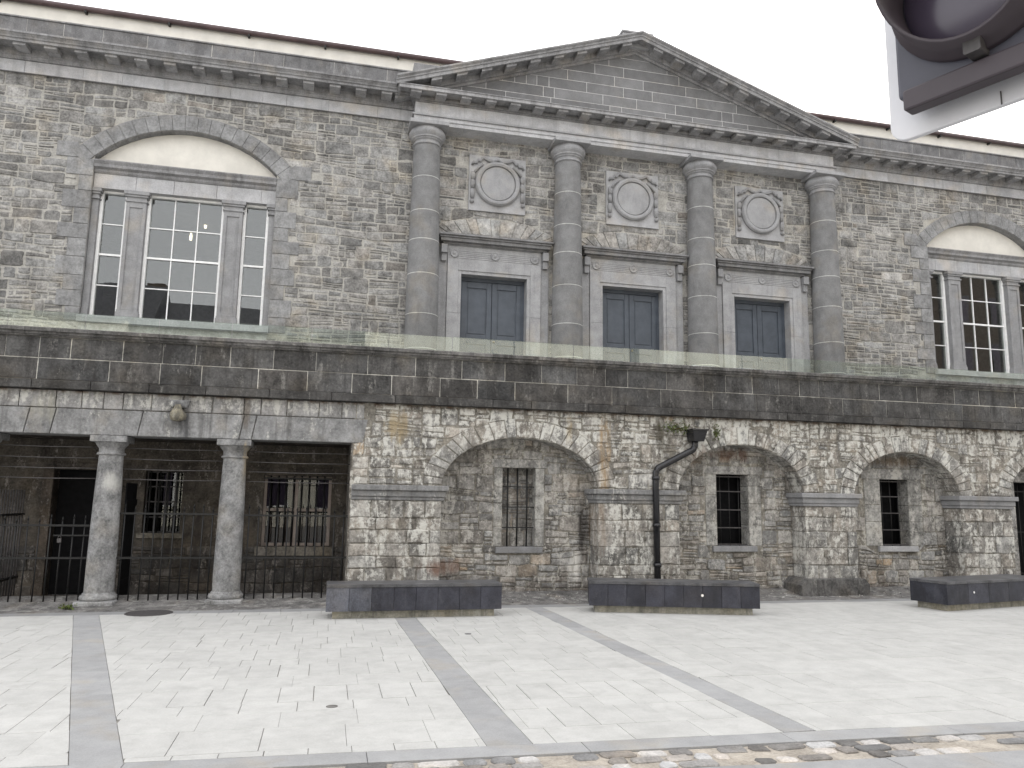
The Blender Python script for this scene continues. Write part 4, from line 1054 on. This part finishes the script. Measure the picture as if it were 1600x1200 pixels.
# edge strip and grit at the wall foot
M = MB(); x = -12
while x < 26:
    w = R.uniform(.5,.9); M.block([(x,-.80),(x+w,-.80),(x+w,-.52),(x,-.52)], .02, .001, gy(.26,.06), gap=.002, bev=.002, mp=floor_); x += w
S_(M.build('edge_course', m_band))
M = MB(); nx, ny = 260, 6
def gz(x, y): return -.004+.03*max(0, (y+.52)/.52)**2+R.uniform(-.003,.006)
k = M.pts([(-8+31*i/nx, -.52+.98*j/ny, gz(0, -.52+.98*j/ny)) for j in range(ny+1) for i in range(nx+1)])
for j in range(ny):
    for i in range(nx): q = k+j*(nx+1)+i; M.face([q,q+1,q+nx+2,q+nx+1], gy(.15,.15,.04), True)
for _ in range(900):
    x = R.uniform(.4, 13); y = R.gauss(-.12, .12) if R.random() < .5 else R.uniform(-.1,.4); s = R.uniform(.006,.022); z = gz(0,min(y,.4))+s*.3
    q = M.pts([(x-s,y,z),(x,y-s*.8,z),(x+s*R.uniform(.6,1.2),y,z),(x,y+s,z),(x,y,z+s*.8)]); c = gy(R.choice([.12,.2,.35]),.2,.04)
    for a, b in ((0,1),(1,2),(2,3),(3,0)): M.face([q+a,q+b,q+4], c)
tag(M.build('gravel_strip', m_grav), 'grit and loose mortar crumbs along the wall foot', 'gravel', kind='stuff')
# manhole cover and stopcock lids
M = MB(); M.lathe([(.30,-.008),(.30,.006),(.27,.008),(.27,.004),(.25,.004),(0,.004)], 0, 0, 40, (1,1,1)); o = M.build('manhole_cover', m_iron2); o.location = (-2.25,-.72,.0); tag(o, 'round grey manhole cover between the two whole columns', 'manhole cover')
for (px, py, r, lb) in ((1.72,-2.9,.04,'small dark stud lid in the paving below the gap between the benches'), (.12,-5.9,.045,'small round stud lid in the pale paving left of the middle dark band')):
    M = MB(); M.lathe([(r,-.008),(r,.003),(0.001,.003)], 0, 0, 20, gy(.2)); o = M.build('stopcock_lid', m_joint); o.location = (px,py,0); tag(o, lb, 'drain lid')

# ================================================================== traffic light (close, cut by the frame)
def ray(px, py): return (Fw + Rt*((px-800)/1200) - Up*((py-600)/1200))
du = Vector((.39,-.92,0)).normalized(); nn = Vector((-.92,-.39,0)).normalized()      # along the board / out of its face
Q0 = CAM + ray(1392,215).normalized()*1.75
tl = tag(empty('traffic_light', (0,0,0)), 'close dark traffic light with white edged backing board, upper right corner', 'traffic light')
Mx = Matrix((du, Vector((0,0,1)), nn)).transposed().to_4x4(); Mx.translation = Q0
def onboard(px, py, off=0.):
    r = ray(px, py); o = Q0+nn*off; t = (o-CAM).dot(nn)/r.dot(nn); p = CAM+r*t-Q0; return p.dot(du), p.z
tl.matrix_world = Mx       # local x = along board, y = up, z = out of its face
def rr(x0, x1, y0, y1, r, n=6):
    o = []
    for cx, cy, a in ((x1-r,y0+r,-90),(x1-r,y1-r,0),(x0+r,y1-r,90),(x0+r,y0+r,180)):
        o += [(cx+r*math.cos(math.radians(a+90*k/n)), cy+r*math.sin(math.radians(a+90*k/n))) for k in range(n+1)]
    return o
def lslab(pl, z0, z1, c=(1,1,1)):
    M = MB(); pl, _ = ccw(pl); n = len(pl); a = M.pts([(p[0],p[1],z0) for p in pl]); b = M.pts([(p[0],p[1],z1) for p in pl])
    M.face([b+i for i in range(n)], c); M.face([a+i for i in range(n)][::-1], c)
    for i in range(n): j = (i+1) % n; M.face([a+i,a+j,b+j,b+i], c)
    return M
W, H = .385, 1.08; HX0, HX1, HY0 = .042, W-.042, .04
lslab(rr(0, W, -.016, H, .034), -.012, 0).build('backing_board', m_tlw, tl, bevel=.002)
lslab(rr(HX0, HX1, HY0, H-.1, .012), .0, .05).build('housing', m_tl, tl, bevel=.006)
lslab(rr(HX0+.014, HX1, HY0-.029, HY0+.012, .006), .03, .062).build('housing_lip', m_tl2, tl, bevel=.004)
for k in range(3):
    cx, cy = W/2-.004, HY0+.172+k*.315
    M = MB(); rs = []; seg = 40
    for (r, z) in ((.146,.05),(.146,.062),(.134,.07),(.131,.15),(.124,.15),(.122,.06)):
        rs.append(M.pts([(cx+r*math.cos(2*math.pi*i/seg), cy+r*math.sin(2*math.pi*i/seg), z-.05+(.10*(math.sin(2*math.pi*i/seg)+1)/2 if abs(z-.15) < .001 else .05)) for i in range(seg)]))
    for a, b in zip(rs, rs[1:]):
        for i in range(seg): j = (i+1) % seg; M.face([a+i,a+j,b+j,b+i], (1,1,1), True)
    M.build('visor', m_tl2, tl)
    M = MB(); rs = [M.pts([(cx+r*math.cos(2*math.pi*i/seg), cy+r*math.sin(2*math.pi*i/seg), z) for i in range(seg)]) for r, z in ((.122,.055),(.1,.068),(.05,.078),(.005,.08))]
    for a, b in zip(rs, rs[1:]):
        for i in range(seg): j = (i+1) % seg; M.face([a+i,a+j,b+j,b+i], (1,1,1), True)
    M.face([rs[-1]+i for i in range(seg)], (1,1,1)); M.build('lens', m_lens, tl)
    lslab(rr(cx-.014, cx+.014, cy-.155, cy-.122, .004), .05, .085).build('visor_clip', m_iron2, tl)
MB().box(.196, .198, -.015, HY0-.03, .0005, .002).build('board_seam', m_iron2, tl)
M = MB(); M.tube([(W+.18,-2.75,-.06),(W+.18,1.3,-.06)], .055, 20); M.build('pole', m_iron2, tl)
MB().box(W-.25, W+.2, .9, .95, -.06, -.012).build('bracket', m_iron2, tl)
MB().box(W-.25, W+.2, .28, .33, -.06, -.012).build('bracket', m_iron2, tl)

# ================================================================== street across (seen in the glass)
def house(x0, x1, y, eave, ridge, wallm, label, nwin, floors):
    e = tag(empty('town_house', ((x0+x1)/2, y-4, 0)), label, 'house', 'houses across the street')
    PE(MB().box(x0, x1, y-8, y, 0, eave), 'wall', wallm, e)
    M = MB(); M.prism([(y+.35,0),(y-4,ridge-eave),(y-8.35,0)], x0, eave, x1, eave); PE(M, 'roof', m_slate, e)
    cm = MB().box(x1-1.3, x1-.3, y-5.4, y-4.6, ridge-1.4, ridge+.35); PE(cm, 'chimney', m_brick, e)
    for f in range(floors):
        for k in range(nwin):
            cx = x0+(x1-x0)*(k+.5)/nwin; z = 1.0+f*3.1
            M = MB(); M.box(cx-.6, cx+.6, y, y+.05, z, z+1.7); M.box(cx-.6,cx+.6,y+.06,y+.09,z+.82,z+.9); M.box(cx-.03,cx+.03,y+.06,y+.09,z,z+1.7)
            w = PE(MB().box(cx-.68, cx+.68, y, y+.06, z-.08, z+1.78), 'window', m_paint if wallm is m_render else m_slate, e)
            p = MB().box(cx-.58, cx+.58, y+.06, y+.07, z, z+1.7).build('pane', m_lens, w); 
house(-22, -9.5, -26, 9.6, 13.4, m_render, 'cream rendered house with slate roof across the street, mirrored in the left window', 5, 3)
house(-9.5, 1.5, -26.5, 9.4, 12.6, m_render, 'narrow cream house across the street, mirrored in the left window', 4, 3)
house(1.5, 16, -26, 10.0, 13.6, m_render, 'long cream house across the street, mirrored in the glass balustrade', 6, 3)
house(16, 26, -25.5, 11.5, 15.5, m_render, 'tall cream house across the street behind the viewer', 4, 3)
house(26, 62, -24, 26, 31, m_brick, 'very tall dark brick block across the street, mirrored in the right window', 12, 5)

# ================================================================== light
w = bpy.data.worlds.new('World'); scene.world = w; w.use_nodes = True; t = w.node_tree
bg = t.nodes['Background']; sky = t.nodes.new('ShaderNodeTexSky'); sky.sky_type = 'NISHITA'; sky.sun_disc = False
SE, SR = math.radians(28), math.radians(35)
sky.sun_elevation = SE; sky.sun_rotation = SR; sky.dust_density = 3; sky.air_density = 1
tc = t.nodes.new('ShaderNodeTexCoord'); nz = t.nodes.new('ShaderNodeTexNoise'); nz.inputs['Scale'].default_value = 2.2; nz.inputs['Detail'].default_value = 6
t.links.new(tc.outputs['Generated'], nz.inputs['Vector'])
mr = t.nodes.new('ShaderNodeMapRange'); mr.inputs[3].default_value = 13.5; mr.inputs[4].default_value = 18; t.links.new(nz.outputs['Fac'], mr.inputs[0])
cc = t.nodes.new('ShaderNodeCombineColor'); t.links.new(mr.outputs[0], cc.inputs[0]); t.links.new(mr.outputs[0], cc.inputs[1])
mb = t.nodes.new('ShaderNodeMath'); mb.operation = 'MULTIPLY'; mb.inputs[1].default_value = 1.015; t.links.new(mr.outputs[0], mb.inputs[0]); t.links.new(mb.outputs[0], cc.inputs[2])
mx = t.nodes.new('ShaderNodeMix'); mx.data_type = 'RGBA'; mx.inputs[0].default_value = .88
t.links.new(sky.outputs[0], mx.inputs[6]); t.links.new(cc.outputs[0], mx.inputs[7]); t.links.new(mx.outputs[2], bg.inputs[0]); bg.inputs[1].default_value = .1
sl_ = bpy.data.lights.new('sun', 'SUN'); sl_.energy = 4.5; sl_.angle = math.radians(3); sl_.color = (1, .97, .93)
so = bpy.data.objects.new('sun', sl_); COL.objects.link(so)
az = SR; d = Vector((math.sin(az)*math.cos(SE), math.cos(az)*math.cos(SE), math.sin(SE)))
so.rotation_euler = d.to_track_quat('Z', 'Y').to_euler()
scene.view_settings.view_transform = 'Standard'; scene.view_settings.look = 'None'; scene.view_settings.exposure = 0.62; scene.view_settings.gamma = 1
scene.render.engine = 'CYCLES'
